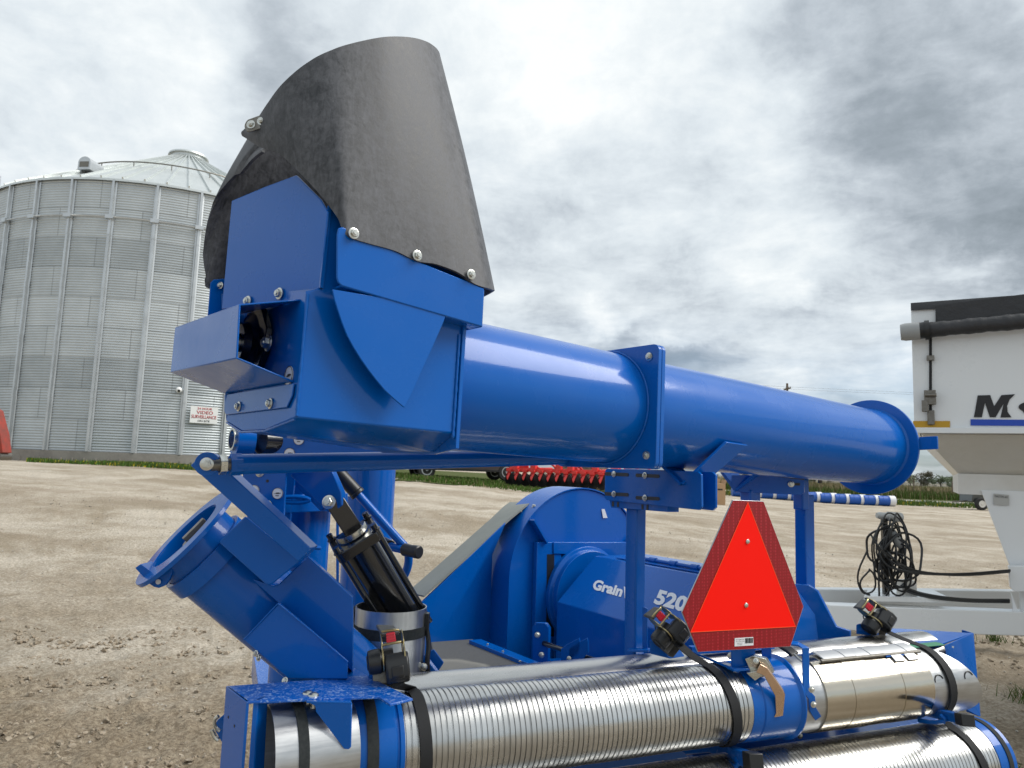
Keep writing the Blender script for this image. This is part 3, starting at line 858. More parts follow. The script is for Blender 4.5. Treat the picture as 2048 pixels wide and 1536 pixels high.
# power pole
q = GP(1576, 88); pz = P(1577, 764, 88).z
pp = thing('utility_pole', 'weathered wooden utility pole rising behind the blue tube', 'pole', q)
mb = MB(); mb.cyl(q, V((q.x, q.y, pz)), .17, 10, .13); mb.build('pole', WOODPOLE, pp)
mb = MB(); mb.box(V((q.x, q.y, pz - .7)), (.05, 0, 0), (0, 1.1, 0), (0, 0, .07)); mb.build('crossarm', WOODPOLE, pp)
for dy in (-1, -.5, .5, 1):
    mb = MB(); mb.cyl((q.x, q.y + dy, pz - .63), (q.x, q.y + dy, pz - .45), .05, 8, .03); mb.build('insulator', DSTEEL, pp)
pl = MB()
for dy, dz in ((-1, 0), (1, 0)):
    pth = []
    for k in range(41):
        t = k / 40; pth.append(V((q.x - 70 + 190 * t, q.y + dy, pz - .45 + dz - 0 + 1.2 * ((t * 3 % 1) * (t * 3 % 1) - (t * 3 % 1)))))
    pl.tube(pth, .012, 4)
tag(pl.build('power_line', DSTEEL), 'thin dark power wires crossing the sky behind the machine', 'wire')

# field fence
fq = [GP(px, 60.5 + 0 * px) for px in (1480, 1560, 1640, 1720, 1828, 1905, 1990, 2080)]
fe = thing('wire_fence', 'low weathered wire fence at the far edge of the road', 'fence', fq[0])
for q in fq:
    q.y += 16; q.x *= 1.26; mb = MB(); mb.cyl(q + V((0, 0, -.1)), q + V((0.06, 0, 1.75)), .07, 8, .06); mb.build('post', WOODPOLE, fe)
mb = MB()
for z in (.7, 1.2, 1.6):
    mb.tube([q + V((0, 0, z)) for q in fq], .012, 4)
mb.build('wire', DSTEEL, fe)


# ------------------------------------------------------------------ far trees
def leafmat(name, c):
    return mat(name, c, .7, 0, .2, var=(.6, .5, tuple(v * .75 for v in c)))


LF = [leafmat('hazy_spring_foliage', (.22, .25, .15)), leafmat('hazed_grey_twig_foliage', (.28, .26, .21)), leafmat('hazed_green_foliage', (.17, .21, .13))]  # distance haze is mixed into these leaf colours, so they are paler


def crown_mesh(seed, m):
    rnd = random.Random(seed); mb = MB()
    lobes = [(V((rnd.uniform(-1, 1) * 1.9, rnd.uniform(-1, 1) * 1.5, rnd.uniform(1.2, 4.2))), rnd.uniform(.7, 1.4)) for _ in range(9)]
    for c, r in lobes:
        for _ in range(150):
            d = V((rnd.gauss(0, 1), rnd.gauss(0, 1), rnd.gauss(0, 1))).normalized() * r * rnd.uniform(.5, 1.05)
            p = c + d; a = V((rnd.gauss(0, 1), rnd.gauss(0, 1), rnd.gauss(0, 1))).normalized() * .20; b = a.orthogonal().normalized() * .14
            mb.add([p - a, p + b, p + a, p - b], [(0, 1, 2, 3)])
    return mb.mesh('crown', m, 0, False)


def trunk_mesh(seed):
    rnd = random.Random(seed); mb = MB(); mb.tube([(0, 0, -.2), (0.1, 0, 1.2), (0, .1, 2.8)], [.22, .16, .08], 8)
    for _ in range(6):
        a = rnd.uniform(0, 6.28); z = rnd.uniform(.8, 2.2); mb.tube([(0.05, 0, z), (math.cos(a) * .8, math.sin(a) * .8, z + .9), (math.cos(a) * 1.4, math.sin(a) * 1.4, z + 2.0)], [.09, .06, .03], 5)
    return mb.mesh('trunk', BARK)


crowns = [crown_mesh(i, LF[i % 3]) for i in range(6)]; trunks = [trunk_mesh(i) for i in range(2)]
for i in range(20):
    px = 1455 + i * 30 + random.uniform(-10, 10); d = random.uniform(230, 300); q = GP(px, d); sc = random.uniform(.75, 1.35) * d / 260
    t = thing('tree', 'small hazy spring tree in the far tree line beyond the reeds', 'tree', q, 'far trees on the horizon beyond the field')
    t.scale = (sc * 1.3, sc * 1.3, sc); t.rotation_euler = (0, 0, random.uniform(0, 6))
    for nm, me in (('crown', crowns[i % 6]), ('trunk', trunks[i % 2])):
        o = bpy.data.objects.new(nm, me); COL.objects.link(o); o.parent = t
mb = MB()
for i in range(5200):
    q = GP(random.uniform(1380, 2100), random.uniform(300, 420)); hh = random.uniform(.2, 1.3) * (1.1 + noise.noise(q * .03))
    p = q + V((0, 0, hh)); a = V((random.gauss(0, 1), random.gauss(0, 1), random.gauss(0, 1))).normalized() * .7; b = a.orthogonal().normalized() * .4
    mb.add([p - a, p + b, p + a, p - b], [(0, 1, 2, 3)])
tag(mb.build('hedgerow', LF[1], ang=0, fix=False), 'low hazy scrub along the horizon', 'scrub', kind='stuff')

# ------------------------------------------------------------------ white hopper trailer
TA = P(1825, 730, 5.2); td = V((math.cos(R(30)), -math.sin(R(30)), 0)); tn = V((-td.y, td.x, 0)) * -1  # tn points to the camera side
tn = V((-math.sin(R(30)), -math.cos(R(30)), 0))


def TH(x, y, off=0.0):
    return H(x, y, TA + tn * off, tn)


z_top = TH(1826, 611).z; z_bot = TH(1826, 859).z; LT = 5.6; WT = 2.3
trl = thing('hopper_trailer', 'white farm hopper trailer with black roll tarp and dark blue lettering', 'trailer', (TA.x, TA.y, 0))
A0 = V((TA.x, TA.y, 0)); Z = V((0, 0, 1)); back = -tn
mb = MB(); mb.prism([A0 + Z * z_bot, A0 + td * LT + Z * z_bot, A0 + td * LT + Z * z_top, A0 + Z * z_top], back * .03)
mb.prism([A0 + Z * z_bot + back * WT, A0 + td * LT + Z * z_bot + back * WT, A0 + td * LT + Z * z_top + back * WT, A0 + Z * z_top + back * WT], back * .03)
mb.prism([A0 + Z * z_bot + back * .031, A0 + Z * z_top + back * .031, A0 + Z * (z_top + .05) + back * WT / 2, A0 + Z * z_top + back * (WT - .001), A0 + Z * z_bot + back * (WT - .001)], td * .03)
mb.build('side_wall', TRWHITE, trl, .004)
mb = MB(); mb.box(A0 + td * (LT / 2) + Z * (z_bot - .008) + tn * .02, td * LT / 2, tn * .02, Z * .02); mb.build('lower_rail', TRWHITE, trl, .004)
z2 = TH(1915, 947, -.35).z
i1 = TH(1916, 947, -.35); i1.z = 0
B0 = [A0 + back * .02 + td * .04, A0 + back * .02 + td * LT, A0 + back * WT + td * LT, A0 + back * WT + td * .04]
L1 = (i1 - (A0 + back * .35)).dot(td)
B1 = [A0 + back * .35 + td * L1, A0 + back * .35 + td * (LT - .6), A0 + back * (WT - .35) + td * (LT - .6), A0 + back * (WT - .35) + td * L1]
mb = MB(); mb.loft([p + Z * (z_bot - .03) for p in B0], [p + Z * z2 for p in B1]); mb.build('hopper', mat('dusty_cream_paint', (.62, .60, .55), .32, 0, .5, .5, .15, bump=(3.0, .5, .05), var=(2, .4, (.52, .49, .43))), trl)
z3 = TH(1916, 988, -.33).z
mb = MB(); mb.box(A0 + back * .335 + td * (L1 + 1.5) + Z * ((z2 + z3) / 2), td * 1.5, back * .012, Z * ((z2 - z3) / 2))
mb.box(A0 + back * (.35 + .8) + td * (L1 + .01) + Z * ((z2 + z3) / 2), td * .012, back * .8, Z * ((z2 - z3) / 2)); mb.build('skirt_panel', DIRTYW, trl, .003)
mb = MB(); Q = [(1962, 980), (2130, 985), (2130, 1273), (2040, 1273), (2040, 1170), (2018, 1128)]
mb.prism([TH(x, y, -.30) for x, y in Q], back * .04); mb.build('support_leg', TRWHITE, trl, .004)
mb = MB(); mb.prism([TH(x, y, -.27) for x, y in ((2015, 1130), (2130, 1130), (2130, 1185), (2026, 1180), (2018, 1172))], tn * .08); mb.prism([TH(x, y, -.27) for x, y in ((2020, 1180), (2048, 1255), (2042, 1272), (2030, 1265))], tn * .05)
mb.build('leg_bracket', TRWHITE, trl, .004)
pw = TH(1871, 643, .008), TH(2300, 600, .008)
mb = MB(); mb.prism([TH(x, y, .012) for x, y in ((1871, 612), (2300, 556), (2300, 618), (1871, 645))], tn * .01)
pts = []
for k in range(13):
    s_ = k / 12; pts.append(A0 + back * (WT * s_) + Z * (z_top + .02 + .10 * math.sin(PI * s_)))
pts = [A0 + tn * .02 + Z * (z_top - .02)] + pts
mb.prism(pts + [p - Z * .02 for p in reversed(pts)], td * LT)
mb.build('tarp', TARP, trl, ang=40)
a = TH(1856, 660, .09); b = TH(2300, 602, .09); b.z = a.z + (b.z - a.z) * .5
mb = MB(); L = (b - a).length; prof = [(L * k / 60, .052 + .002 * math.sin(k * 1.7) + .002 * math.sin(k * .6)) for k in range(61)]
mb.lathe(a, b - a, prof, 20); mb.build('tarp_roll', TARP, trl, ang=60)
mb = MB(); d = (a - b).normalized(); mb.lathe(a - d * .01, d, [(0, .068), (.03, .068), (.03, .058), (.06, .058)], 24); rc = mb.build('roll_strap', BLACK, trl)
mb = MB(); mb.lathe(a + d * .05, d, [(0, .062), (.09, .062), (.12, .055), (.12, 0)], 24); mb.build('roll_end_cap', mat('grey_cap', (.30, .31, .31), .5), trl)
mb = MB(); mb.prism([TH(x, y, .004) for x, y in ((1826, 842), (1900, 842), (1900, 856), (1826, 856))], tn * .003); mb.build('reflector', YEL, trl)
mb = MB(); mb.prism([TH(x, y, .004) for x, y in ((1941, 838.5), (2200, 841), (2200, 853), (1941, 851))], tn * .002); mb.build('underline', TRBLUE, trl)
Mz = [(722, 570), (738, 479), (790, 478), (806, 524), (836, 478), (893, 474), (870, 497), (860, 522), (862, 548), (878, 570), (832, 571), (846, 512), (812, 570), (788, 570), (768, 510), (755, 570)]
mb = MB(); mb.prism([TH(1600 + x / 2.076, 560 + y / 2.076, .004) for x, y in Mz], tn * .002); mb.build('letter_m', INK, trl)
mb = MB(); c = (2064, 814); mb.prism([TH(c[0] + 27 * math.cos(t * PI / 12), c[1] + 11 * math.sin(t * PI / 12) * (1 + .6 * (math.cos(t * PI / 12) > -.5)), .004) for t in range(24)], tn * .002)
mb.build('letter_o', INK, trl)
# tie down on the front corner
mb = MB(); mb.ribbon([TH(1861, 673, .02), TH(1861, 715, .02), TH(1861, 850, .02)], td, .018, .003); mb.build('tie_strap', WEB, trl)
mb = MB(); mb.box(TH(1861, 716, .03), td * .024, tn * .012, Z * .018); mb.box(TH(1860, 795, .04), td * .036, tn * .02, Z * .05); mb.box(TH(1850, 812, .05), td * .02, tn * .015, Z * .04); mb.box(TH(1862, 835, .02), td * .022, tn * .008, Z * .05)
mb.cyl(TH(1850, 790, .07), TH(1873, 790, .07), .014, 10); mb.build('buckle', DSTEEL, trl, .003)
lab = [TH(x, y, -.29) for x, y in ((1987, 987), (2018, 990), (2018, 1011), (1987, 1009))]
mb = MB(); mb.prism(lab, tn * .003); mb.build('label_plate', mat('label_plate', (.42, .42, .40), .5), trl)
text_fit('DALTON AG', lab[3] + (lab[0] - lab[3]) * .68 + (lab[1] - lab[0]) * .08 + tn * .004, (lab[1] - lab[0]) * .84, (lab[0] - lab[3]) * .2, INK, 'label_text', trl, bold=.01, ext=0)
# tongue
t1 = P(1648, 1231, 4.75); t2 = P(2140, 1248, 5.0)
dz = (P(1648, 1256, 4.75) - P(1648, 1207, 4.75)).length
mb = MB(); mb.bar(t1, t2, (0, 0, 1), dz * .98, .12); mb.build('tongue', TRWHITE, trl, .006)
mb = MB(); mb.bar(P(1590, 1212, 4.8) + V((0, .2, 0)), P(2140, 1226, 5.4) + V((0, .5, 0)), (0, 0, 1), .17, .1); mb.build('tongue', TRWHITE, trl, .006)
a = P(1730, 1200, 5.0); mb = MB(); mb.prism([P(1728, 1203, 4.75), P(1900, 1206, 4.9), P(1868, 1190, 5.25), P(1735, 1190, 5.15)], Z * .035); mb.build('mounting_plate', TRWHITE, trl, .003)
mb = MB(); mb.bar(t1, P(1648, 1360, 4.75) - V((0, 0, .2)), (1, 0, 0), .09, .09); mb.build('jack_leg', TRWHITE, trl)
mb = MB(); mb.box(P(1850, 1235, 7.2), td * 1.0, V((0, .06, 0)), Z * .06); mb.build('axle', DSTEEL, trl)
for dx in (2.6, 3.6):
    for off in (.35, 1.95):
        c = A0 + td * dx + back * off; c.z = .42; mb = MB(); mb.lathe(c, back, [(0, .22), (0, .39), (.03, .42), (.22, .42), (.25, .39), (.25, .22)], 28); wh = mb.build('wheel', TYRE, trl)
mb = MB(); mb.box(P(1813, 1178, 4.95), (.05, 0, 0), (0, .04, 0), (0, 0, .06)); mb.build('junction_box', DIRTYW, trl, .004)

# hose holder with coiled cables
q = P(1772, 1195, 4.9); top = P(1770, 1032, 4.9)
hs = thing('hose_stand', 'black steel post on the trailer tongue with a grey plug holder on top', 'stand', q)
mb = MB(); mb.bar(q, V((q.x, q.y, top.z)), (1, 0, 0), .035, .035); mb.build('post', BLKPAINT, hs, .003)
mb = MB(); mb.prism([q + V((x, y, 0)) for x, y in ((-.06, -.05), (.06, -.05), (.06, .05), (-.06, .05))], V((0, 0, .012))); mb.build('foot_plate', BLKPAINT, hs)
mb = MB(); tq = V((q.x, q.y, top.z)); mb.lathe(tq + V((-.05, 0, .0)), (1, 0, -.05), [(0, .018), (.02, .024), (.07, .024), (.075, .032), (.16, .032), (.17, .028), (.17, 0)], 20); mb.build('plug', mat('pale_grey_plastic', (.42, .43, .42), .45), hs)
mb = MB(); mb.lathe(tq + V((.02, -.05, -.09)), (.5, -.1, -1), [(0, .02), (.05, .03), (.10, .03), (.13, .015)], 16); mb.build('coupler', mat('grey_coupler', (.30, .31, .31), .45), hs)
random.seed(21)
cb = MB()
cz = (P(1772, 1115, 4.9)).z
for i in range(17):
    rx = random.uniform(.05, .14); rz = random.uniform(.07, .26); cx = q.x + random.uniform(-.06, .06); cyy = q.y - .05 - random.random() * .07; cc = cz + random.uniform(-.07, .08); ph = random.uniform(-.5, .5); pth = []
    for k in range(29):
        a = 2 * PI * k / 28
        x = rx * math.cos(a) * (1 + .15 * math.sin(3 * a + i)); z = rz * math.sin(a)
        pth.append(V((cx + x * math.cos(ph) - z * math.sin(ph) * .5, cyy + .03 * math.sin(2 * a + i), cc + z + x * math.sin(ph))))
    cb.tube(pth, random.choice((.0055, .0075, .0065)), 7)
for i in range(6):                       # the bundle leaves to the right
    s0 = P(1742 + i * 9, 1070 + i * 9, 4.8 + .02 * i); e0 = P(2020, 1140 + (i % 3) * 2, 4.9 + .02 * i)
    cb.tube([s0, P(1760 + 6 * i, 1100 + ((i * 5) % 7) * 6, 4.75), P(1812, 1136 + ((i * 3) % 5) * 3, 4.75), P(1860, 1147 + (i * 2 % 3), 4.8), P(1930, 1148 + (i % 3) * 2, 4.82), e0], .0062, 7, 2)
cb.tube([P(1735, 1100, 4.8), P(1712, 1150, 4.8), P(1722, 1185, 4.8), P(1740, 1190, 4.8)], .006, 7, 2)
cb.tube([P(1740, 1140, 4.8), P(1716, 1165, 4.8), P(1730, 1190, 4.8), P(1752, 1180, 4.8), P(1750, 1150, 4.8), P(1738, 1138, 4.8)], .006, 7, 2)
for i in range(2):
    cb.tube([P(1810, 1176 + 5 * i, 4.9), P(1850, 1190 + 4 * i, 4.85), P(1930, 1200 + 3 * i, 4.9), P(2018, 1200 + 4 * i, 5.0)], .009, 7, 2)
tag(cb.build('cable_bundle', BLACK), 'tangled black cables coiled on the post of the white trailer', 'cable')
# small T handle beyond
q = P(1663, 1200, 5.4)
th_ = thing('valve_handle', 'small black T handle standing on the ground beyond the red triangle sign', 'handle', GP(1663, 5.4))
mb = MB(); mb.cyl(GP(1663, 5.4), q, .012, 8); mb.build('stem', DSTEEL, th_)
mb = MB(); mb.box(q, (.035, 0, 0), (0, .012, 0), (0, 0, .012)); mb.build('grip', BLACK, th_, .004)
random.seed(5)

# ================================================================== blue grain vacuum
gv = thing('grain_vacuum', 'bright blue towed grain vacuum with its discharge auger folded over the hose rack', 'grain vacuum', (.3, 2.5, 0))
T0 = P(960, 777, 1.60); T1 = P(1700, 888, 2.67)
ta = (T1 - T0).normalized(); tb = V((ta.y, -ta.x, 0)).normalized(); tcv = tb.cross(ta)
if tcv.z < 0: tcv = -tcv


def G_(s, b, c):
    return T0 + ta * s + tb * b + tcv * c


def HB(x, y, b):
    return H(x, y, G_(0, b, 0), tb)


def HA(x, y, s):
    return H(x, y, G_(s, 0, 0), ta)


# ---- shared bolt meshes: hex head on a washer
def bolt_mesh(hexr=1.0):
    mb = MB(); mb.lathe((0, 0, 0), (0, 0, 1), [(0, 1.45), (.22, 1.45), (.26, 1.35)], 20)
    mb.lathe((0, 0, .26), (0, 0, 1), [(0, 1.0), (.62, 1.0), (.75, .86)], 6)
    mb.lathe((0, 0, .9), (0, 0, 1), [(0, .55), (.28, .55), (.34, .48)], 12)
    return mb.mesh('bolt', BOLTM, 25)


BM = bolt_mesh()
DBM = BM.copy(); DBM.materials.clear(); DBM.materials.append(BLKPAINT)


def bolt(p, n, r, parent, dark=False):
    o = bpy.data.objects.new('bolt', DBM if dark else BM); COL.objects.link(o)
    q = V(n).to_track_quat('Z', 'Y').to_matrix().to_4x4()
    q = q @ Matrix.Rotation(random.uniform(0, 1), 4, 'Z')
    o.matrix_basis = Matrix.Translation(p) @ q @ Matrix.Scale(r * .84, 4)
    attach(o, parent)
    return o


def sticker(p, n, r, parent, up_=(0, 0, 1)):
    n = V(n).normalized(); u_ = V(up_); u_ = (u_ - n * u_.dot(n)).normalized(); x = u_.cross(n)
    mb = MB(); mb.lathe(p, n, [(0, r), (.0008, r), (.0009, r * .97)], 28); o = mb.build('safety_sticker', STICK, parent)
    mb = MB()
    mb.prism([p + n * .0012 + (x * a + u_ * b) * r for a, b in ((-.62, .02), (-.3, .0), (-.25, .14), (.3, .2), (.35, .12), (.62, .16), (.62, .02), (.35, .0), (.3, -.06), (-.25, -.1), (-.3, -.04), (-.62, -.04))], n * .0004)
    mb.prism([p + n * .0012 + (x * a + u_ * b) * r for a, b in ((-.3, -.45), (.3, -.45), (.3, -.32), (-.3, -.32))], n * .0004)
    k = mb.build('sticker_print', INK, o)
    mb = MB(); mb.lathe(p + n * .001, n, [(0, r * 1.0), (.0006, r * 1.0), (.0006, r * .93), (0, r * .93)], 28, closed=True); mb.build('sticker_rim', INK, o)
    return o


def weld(path, r, parent, name='weld_bead'):
    """lumpy weld bead"""
    mb = MB(); pts = []; pts_in = [V(p) for p in path]
    for a, b in zip(pts_in, pts_in[1:]):
        L = (b - a).length; n = max(2, int(L / (r * 1.3)))
        pts += [a.lerp(b, i / n) for i in range(n)]
    pts.append(pts_in[-1]); r = r * .72; rr = [r * (1 + .10 * math.sin(i * 2.1) + random.uniform(-.12, .12)) for i in range(len(pts))]
    mb.tube(pts, rr, 8); return mb.build(name, BLUE, parent, ang=80)


# ---- auger tube
LT_ = (T1 - T0).length
s_end = 1.862; ss0 = -.19; TR = .140
mb = MB(); N_ = 48
mb.lathe(G_(ss0, 0, 0), ta, [(0, TR - .006), (0, TR), (s_end - ss0, TR), (s_end - ss0, TR - .006)], 72, closed=True)
tube = mb.build('auger_tube', BLUE, gv, ang=40)
mb = MB(); mb.lathe(G_(s_end - .012, 0, 0), ta, [(0, TR + .001), (0, .178), (.012, .178), (.012, TR + .001)], 72, closed=True)
mb.lathe(G_(s_end - .02, 0, 0), ta, [(0, TR), (.008, TR + .006)], 60, cap=False)
fl = mb.build('end_flange', BLUE, tube, .0015)
mb = MB(); mb.prism([HA(1838, 874, s_end + .0), HA(1874, 872, s_end), HA(1875, 898, s_end), HA(1838, 900, s_end)], ta * .01); mb.build('hinge_lug', BLUE, fl, .001)
# joint plates
for k, s_ in enumerate((.398, .412)):
    hw = .168; zt, zb2 = (.146, -.152)
    Q = []
    for bx, cz_, sg_ in ((hw, zt, 0), (-hw, zt, 1), (-hw, zb2, 2), (hw, zb2, 3)):
        for q in range(4):
            an = R([0, 90, 180, 270][sg_] + 90 * q / 3); rr = .016
            Q.append(G_(s_, bx - math.copysign(rr, bx) + rr * math.cos(an), cz_ - math.copysign(rr, cz_) + rr * math.sin(an)))
    mb = MB(); mb.prism(Q, ta * .0125); pl_ = mb.build('joint_plate', BLUE, tube, .0012)
    if k == 0:
        for bx, cz_ in ((hw - .028, zt - .03), (hw - .028, zb2 + .032)):
            bolt(G_(s_ - .001, bx, cz_), -ta, .0085, pl_)
    pts = [G_(s_ - .002 + k * .016, (TR + .002) * math.cos(t), (TR + .002) * math.sin(t)) for t in [2 * PI * i / 70 for i in range(71)]]
    weld(pts, .0045, tube)

# ---- discharge head
BWd = .165
fA = -.483
near = [HB(612, 585, BWd), HB(922, 660, BWd), HB(911, 892, BWd), HB(597, 836, BWd)]
# lower body: polygon in the end plane lofted along the tube
Lh = .31
endp = [G_(fA, BWd, .088), G_(fA, BWd, -.115), G_(fA, .041, -.133), G_(fA, -.072, -.133), G_(fA, -.165, -.112), G_(fA - .035, -.168, .135), G_(fA + .02, -.165, .15), G_(fA + .02, BWd, .100)]
endq = [G_(-.174, BWd, .088), G_(-.174, BWd, -.115), G_(-.174, .10, -.150), G_(-.174, -.10, -.150), G_(-.174, -.165, -.112), G_(-.174, -.168, .135), G_(-.174, -.165, .15), G_(-.174, BWd, .100)]
mb = MB(); mb.loft(endp, endq); head = mb.build('discharge_head', BLUE, gv, .003)
# underside lip and end plate
mb = MB(); mb.prism([G_(-.176, BWd + .006, .095), G_(-.176, BWd + .006, -.143), G_(-.176, .10, -.154), G_(-.176, -.10, -.152), G_(-.176, -.168, -.11), G_(-.176, -.168, .095)], ta * .008); mb.build('rear_plate', BLUE, head, .001)
weld([G_(fA, BWd + .001, .085), G_(fA, BWd + .001, -.112)], .0042, head)
weld([G_(-.18, BWd + .001, .07), G_(-.18, BWd + .001, -.125)], .0042, head)
weld([G_(fA + .003, BWd - .01, -.117), G_(fA, .041, -.134), G_(fA, -.072, -.134), G_(fA, -.16, -.114)], .003, head)
# chute going up into the rubber
ch = MB()
c_n0 = G_(-.463, BWd, .09); c_n1 = G_(-.460, BWd, .30); c_f0 = G_(-.535, -.175, .14); c_f1 = G_(-.535, -.172, .36)
fr = [c_n0, c_n1, HA(600, 340, -.49), c_f1, c_f0]
cpn = (G_(-.463, BWd, .09) - G_(-.535, -.178, .09)).cross(Z).normalized()
ch.prism([H(x, y, G_(-.463, BWd, .09), cpn) for x, y in ((640, 574), (655, 424), (641, 399), (592, 350), (530, 373), (463, 401), (443, 618), (606, 606))], ta * .004)
ch.prism([G_(-.458, BWd, .09), G_(-.456, BWd, .24), G_(-.17, BWd, .24), G_(-.17, BWd, .09)], -tb * .004)
ch.prism([G_(-.495, -BWd - .006, .12), G_(-.495, -BWd - .006, .30), G_(-.17, -BWd - .006, .24), G_(-.17, -BWd - .006, .12)], -tb * .004)
chute = ch.build('chute_plate', BLUE, head, .0015)
# small folded strip at the near edge of the chute front
mb = MB(); mb.bar(G_(-.4615, BWd + .002, .10), G_(-.459, BWd + .002, .24), ta, .006, .004); mb.build('chute_edge', BLUE, chute)
# curved deflector blade standing off the near side
Z2 = [(975, 115), (985, 170), (1005, 235), (1030, 310), (1060, 385), (1095, 450), (1135, 515), (1180, 580), (1230, 645), (1280, 705), (1340, 760), (1395, 806), (1440, 715), (1500, 580), (1560, 450), (1622, 308), (1640, 255), (1300, 170)]
mb = MB(); mb.prism([HB(330 + x / 2.926, 540 + y / 2.926, BWd + .03) for x, y in Z2], tb * .004); blade = mb.build('deflector_blade', BLUE, head, .0008)
mb = MB(); mb.prism([HB(330 + x / 2.926, 540 + y / 2.926, BWd + .03) for x, y in ((1120, 240), (1500, 300), (1500, 330), (1120, 270))], -tb * .028); mb.build('blade_mount', BLUE, blade)
# skirt band the rubber is bolted to
SB = BWd + .032
Sk = [(675, 457), (672, 470), (671, 555), (674, 566), (682, 573), (962, 654), (966, 578), (930, 562), (820, 518), (700, 462), (684, 455)]
mb = MB(); mb.prism([HB(x, y, SB) for x, y in Sk], tb * .004)
mb.prism([HB(962, 654, SB), HB(966, 578, SB), HB(966, 578, SB) - tb * .39, HB(962, 654, SB) - tb * .39], ta * .004)
mb.prism([HB(682, 573, SB), HB(962, 654, SB), HB(962, 654, SB) - tb * .035, HB(682, 573, SB) - tb * .035], tcv * .004)
skirt = mb.build('skirt_band', BLUE, head, .0025)
mb = MB(); mb.prism([HB(x, y, -SB) for x, y in ((414, 640), (420, 566), (426, 560), (445, 558), (520, 560), (520, 640))], tb * .004); mb.build('skirt_tab', BLUE, head, .001)
bolt(HB(441, 571, -SB + .006), (-ta + tb * .5).normalized(), .006, head)
# bearing guard
gb0, gc0 = .147, -.058


def GA(b, c): return G_(fA - .002, b, c)


F_TL, F_TR, F_BR, F_BL = HA(350, 655, -.58), HA(478, 608, -.58), HA(472, 717, -.58), HA(341, 745, -.58)
A_TR, A_TL, A_BR, A_BL = GA(.147, .080), GA(-.175, .105), GA(.147, -.058), GA(-.175, -.058)
mb = MB()
mb.prism([F_TL, F_TR, F_BR, F_BL], ta * .003)
mb.prism([F_TL, F_TR, A_TR, A_TL], -tcv * .003)
mb.prism([F_BL, F_BR, A_BR, A_BL], tcv * .003)
mb.prism([GA(.155, -.060), GA(.152, -.080), GA(.135, -.098), GA(-.155, -.100), GA(-.165, -.092), GA(-.175, -.06)], -ta * .003)
guard = mb.build('bearing_guard', BLUE, head, .0012)
for x, y in ((478, 813), (541, 807)):
    bolt(HA(x, y, fA - .006), -ta, .0078, guard)
for x, y in ((562, 588),):
    q_ = H(x, y, G_(-.463, BWd, .09), cpn); n_ = cpn if cpn.dot(CAM - q_) > 0 else -cpn; bolt(q_ + n_ * .003, n_, .0085, head)
q_ = H(499, 603, G_(-.463, BWd, .09), cpn); bolt(q_ + n_ * .003, n_, .008, head)
# bearing
bc = HA(508, 690, fA - .004)
mb = MB(); mb.lathe(bc, -ta, [(0, .062), (.012, .058), (.018, .040), (.03, .034), (.03, .0)], 28); bear = mb.build('bearing', BLKPAINT, head)
mb = MB(); mb.lathe(bc - ta * .03, -ta, [(0, .017), (.035, .017), (.038, .014)], 20); mb.build('shaft', BOLTM, bear)
mb = MB(); mb.prism([bc + tb * x + tcv * z for x, z in ((-.02, -.07), (.05, -.06), (.085, -.02), (.085, .02), (.05, .06), (-.02, .06))], -ta * .012); mb.build('bearing_flange', BLKPAINT, bear, .002)
bolt(HA(537, 686, fA - .018), -ta, .012, bear)
sticker(HA(578, 752, fA - .002), -ta, .0165, head)

# ---- rubber spout
SPC, E1_, E2_ = V((-.357, 0, .563)), V((-.190, 0, -.163)), .172


RK = [(0, -.544, .0, .408), (10, -.542, .03, .416), (22, -.538, .06, .435), (36, -.528, .095, .462), (50, -.507, .125, .49), (62, -.482, .145, .513), (75, -.443, .155, .543), (90, -.386, .157, .58), (102, -.343, .148, .605),
      (115, -.295, .13, .631), (128, -.252, .105, .652), (142, -.214, .07, .671), (160, -.178, .02, .696)]
RK = RK + [(180, -.172, -.03, .70)] + [(360 - t_, s_ + .028 * max(0, 1 - t_ / 90), -b_, c_ - .03 * max(0, 1 - t_ / 90)) for t_, s_, b_, c_ in reversed(RK[1:12])] + [(360, -.515, -.0, .378)]


def rim(t):
    t = t % 360 if t < 359.5 else 360
    for p, q in zip(RK, RK[1:]):
        if p[0] <= t <= q[0]:
            u = (t - p[0]) / (q[0] - p[0]); return G_(*[p[k] + (q[k] - p[k]) * u for k in (1, 2, 3)])


pairs = [(-16, HB(487, 271, -.035)), (-6, HB(496, 277, -.02)), (0, HB(507, 284, 0)), (8, HB(525, 295, .03)), (20, HB(560, 307, .08)), (33, HB(600, 345, .125)), (45, HB(640, 388, .16)), (54, HB(666, 422, .18)), (60, HB(682, 448, .19)), (66, HB(691, 470, .199)), (72, HB(707, 479, .201)),
         (82, HB(740, 489, .201)), (92, HB(790, 503, .201)), (103, HB(832, 523, .201)), (113, HB(870, 529, .201)), (124, HB(915, 546, .201)), (134, HB(948, 569, .201)), (143, HB(979, 579, .190)),
         (156, G_(-.082, .13, .178)), (172, G_(-.072, .04, .172)), (190, G_(-.072, -.05, .172)), (208, G_(-.09, -.15, .172)), (222, G_(-.14, -.2, .17)), (245, G_(-.3, -.202, .17)), (268, G_(-.42, -.203, .165)), (290, HB(421, 578, -.2)),
         (300, HB(412, 553, -.2)), (308, HB(407, 520, -.2)), (315, HB(407, 495, -.197)), (322, HB(415, 443, -.182)), (330, HB(432, 399, -.160)), (338, HB(452, 372, -.13)), (346, HB(476, 346, -.085)), (353, HB(500, 318, -.03)), (359.9, HB(520, 302, .015))]


def cr(p0, p1, p2, p3, t):
    return .5 * ((2 * p1) + (p2 - p0) * t + (2 * p0 - 5 * p1 + 4 * p2 - p3) * t * t + (3 * p1 - p0 - 3 * p2 + p3) * t ** 3)


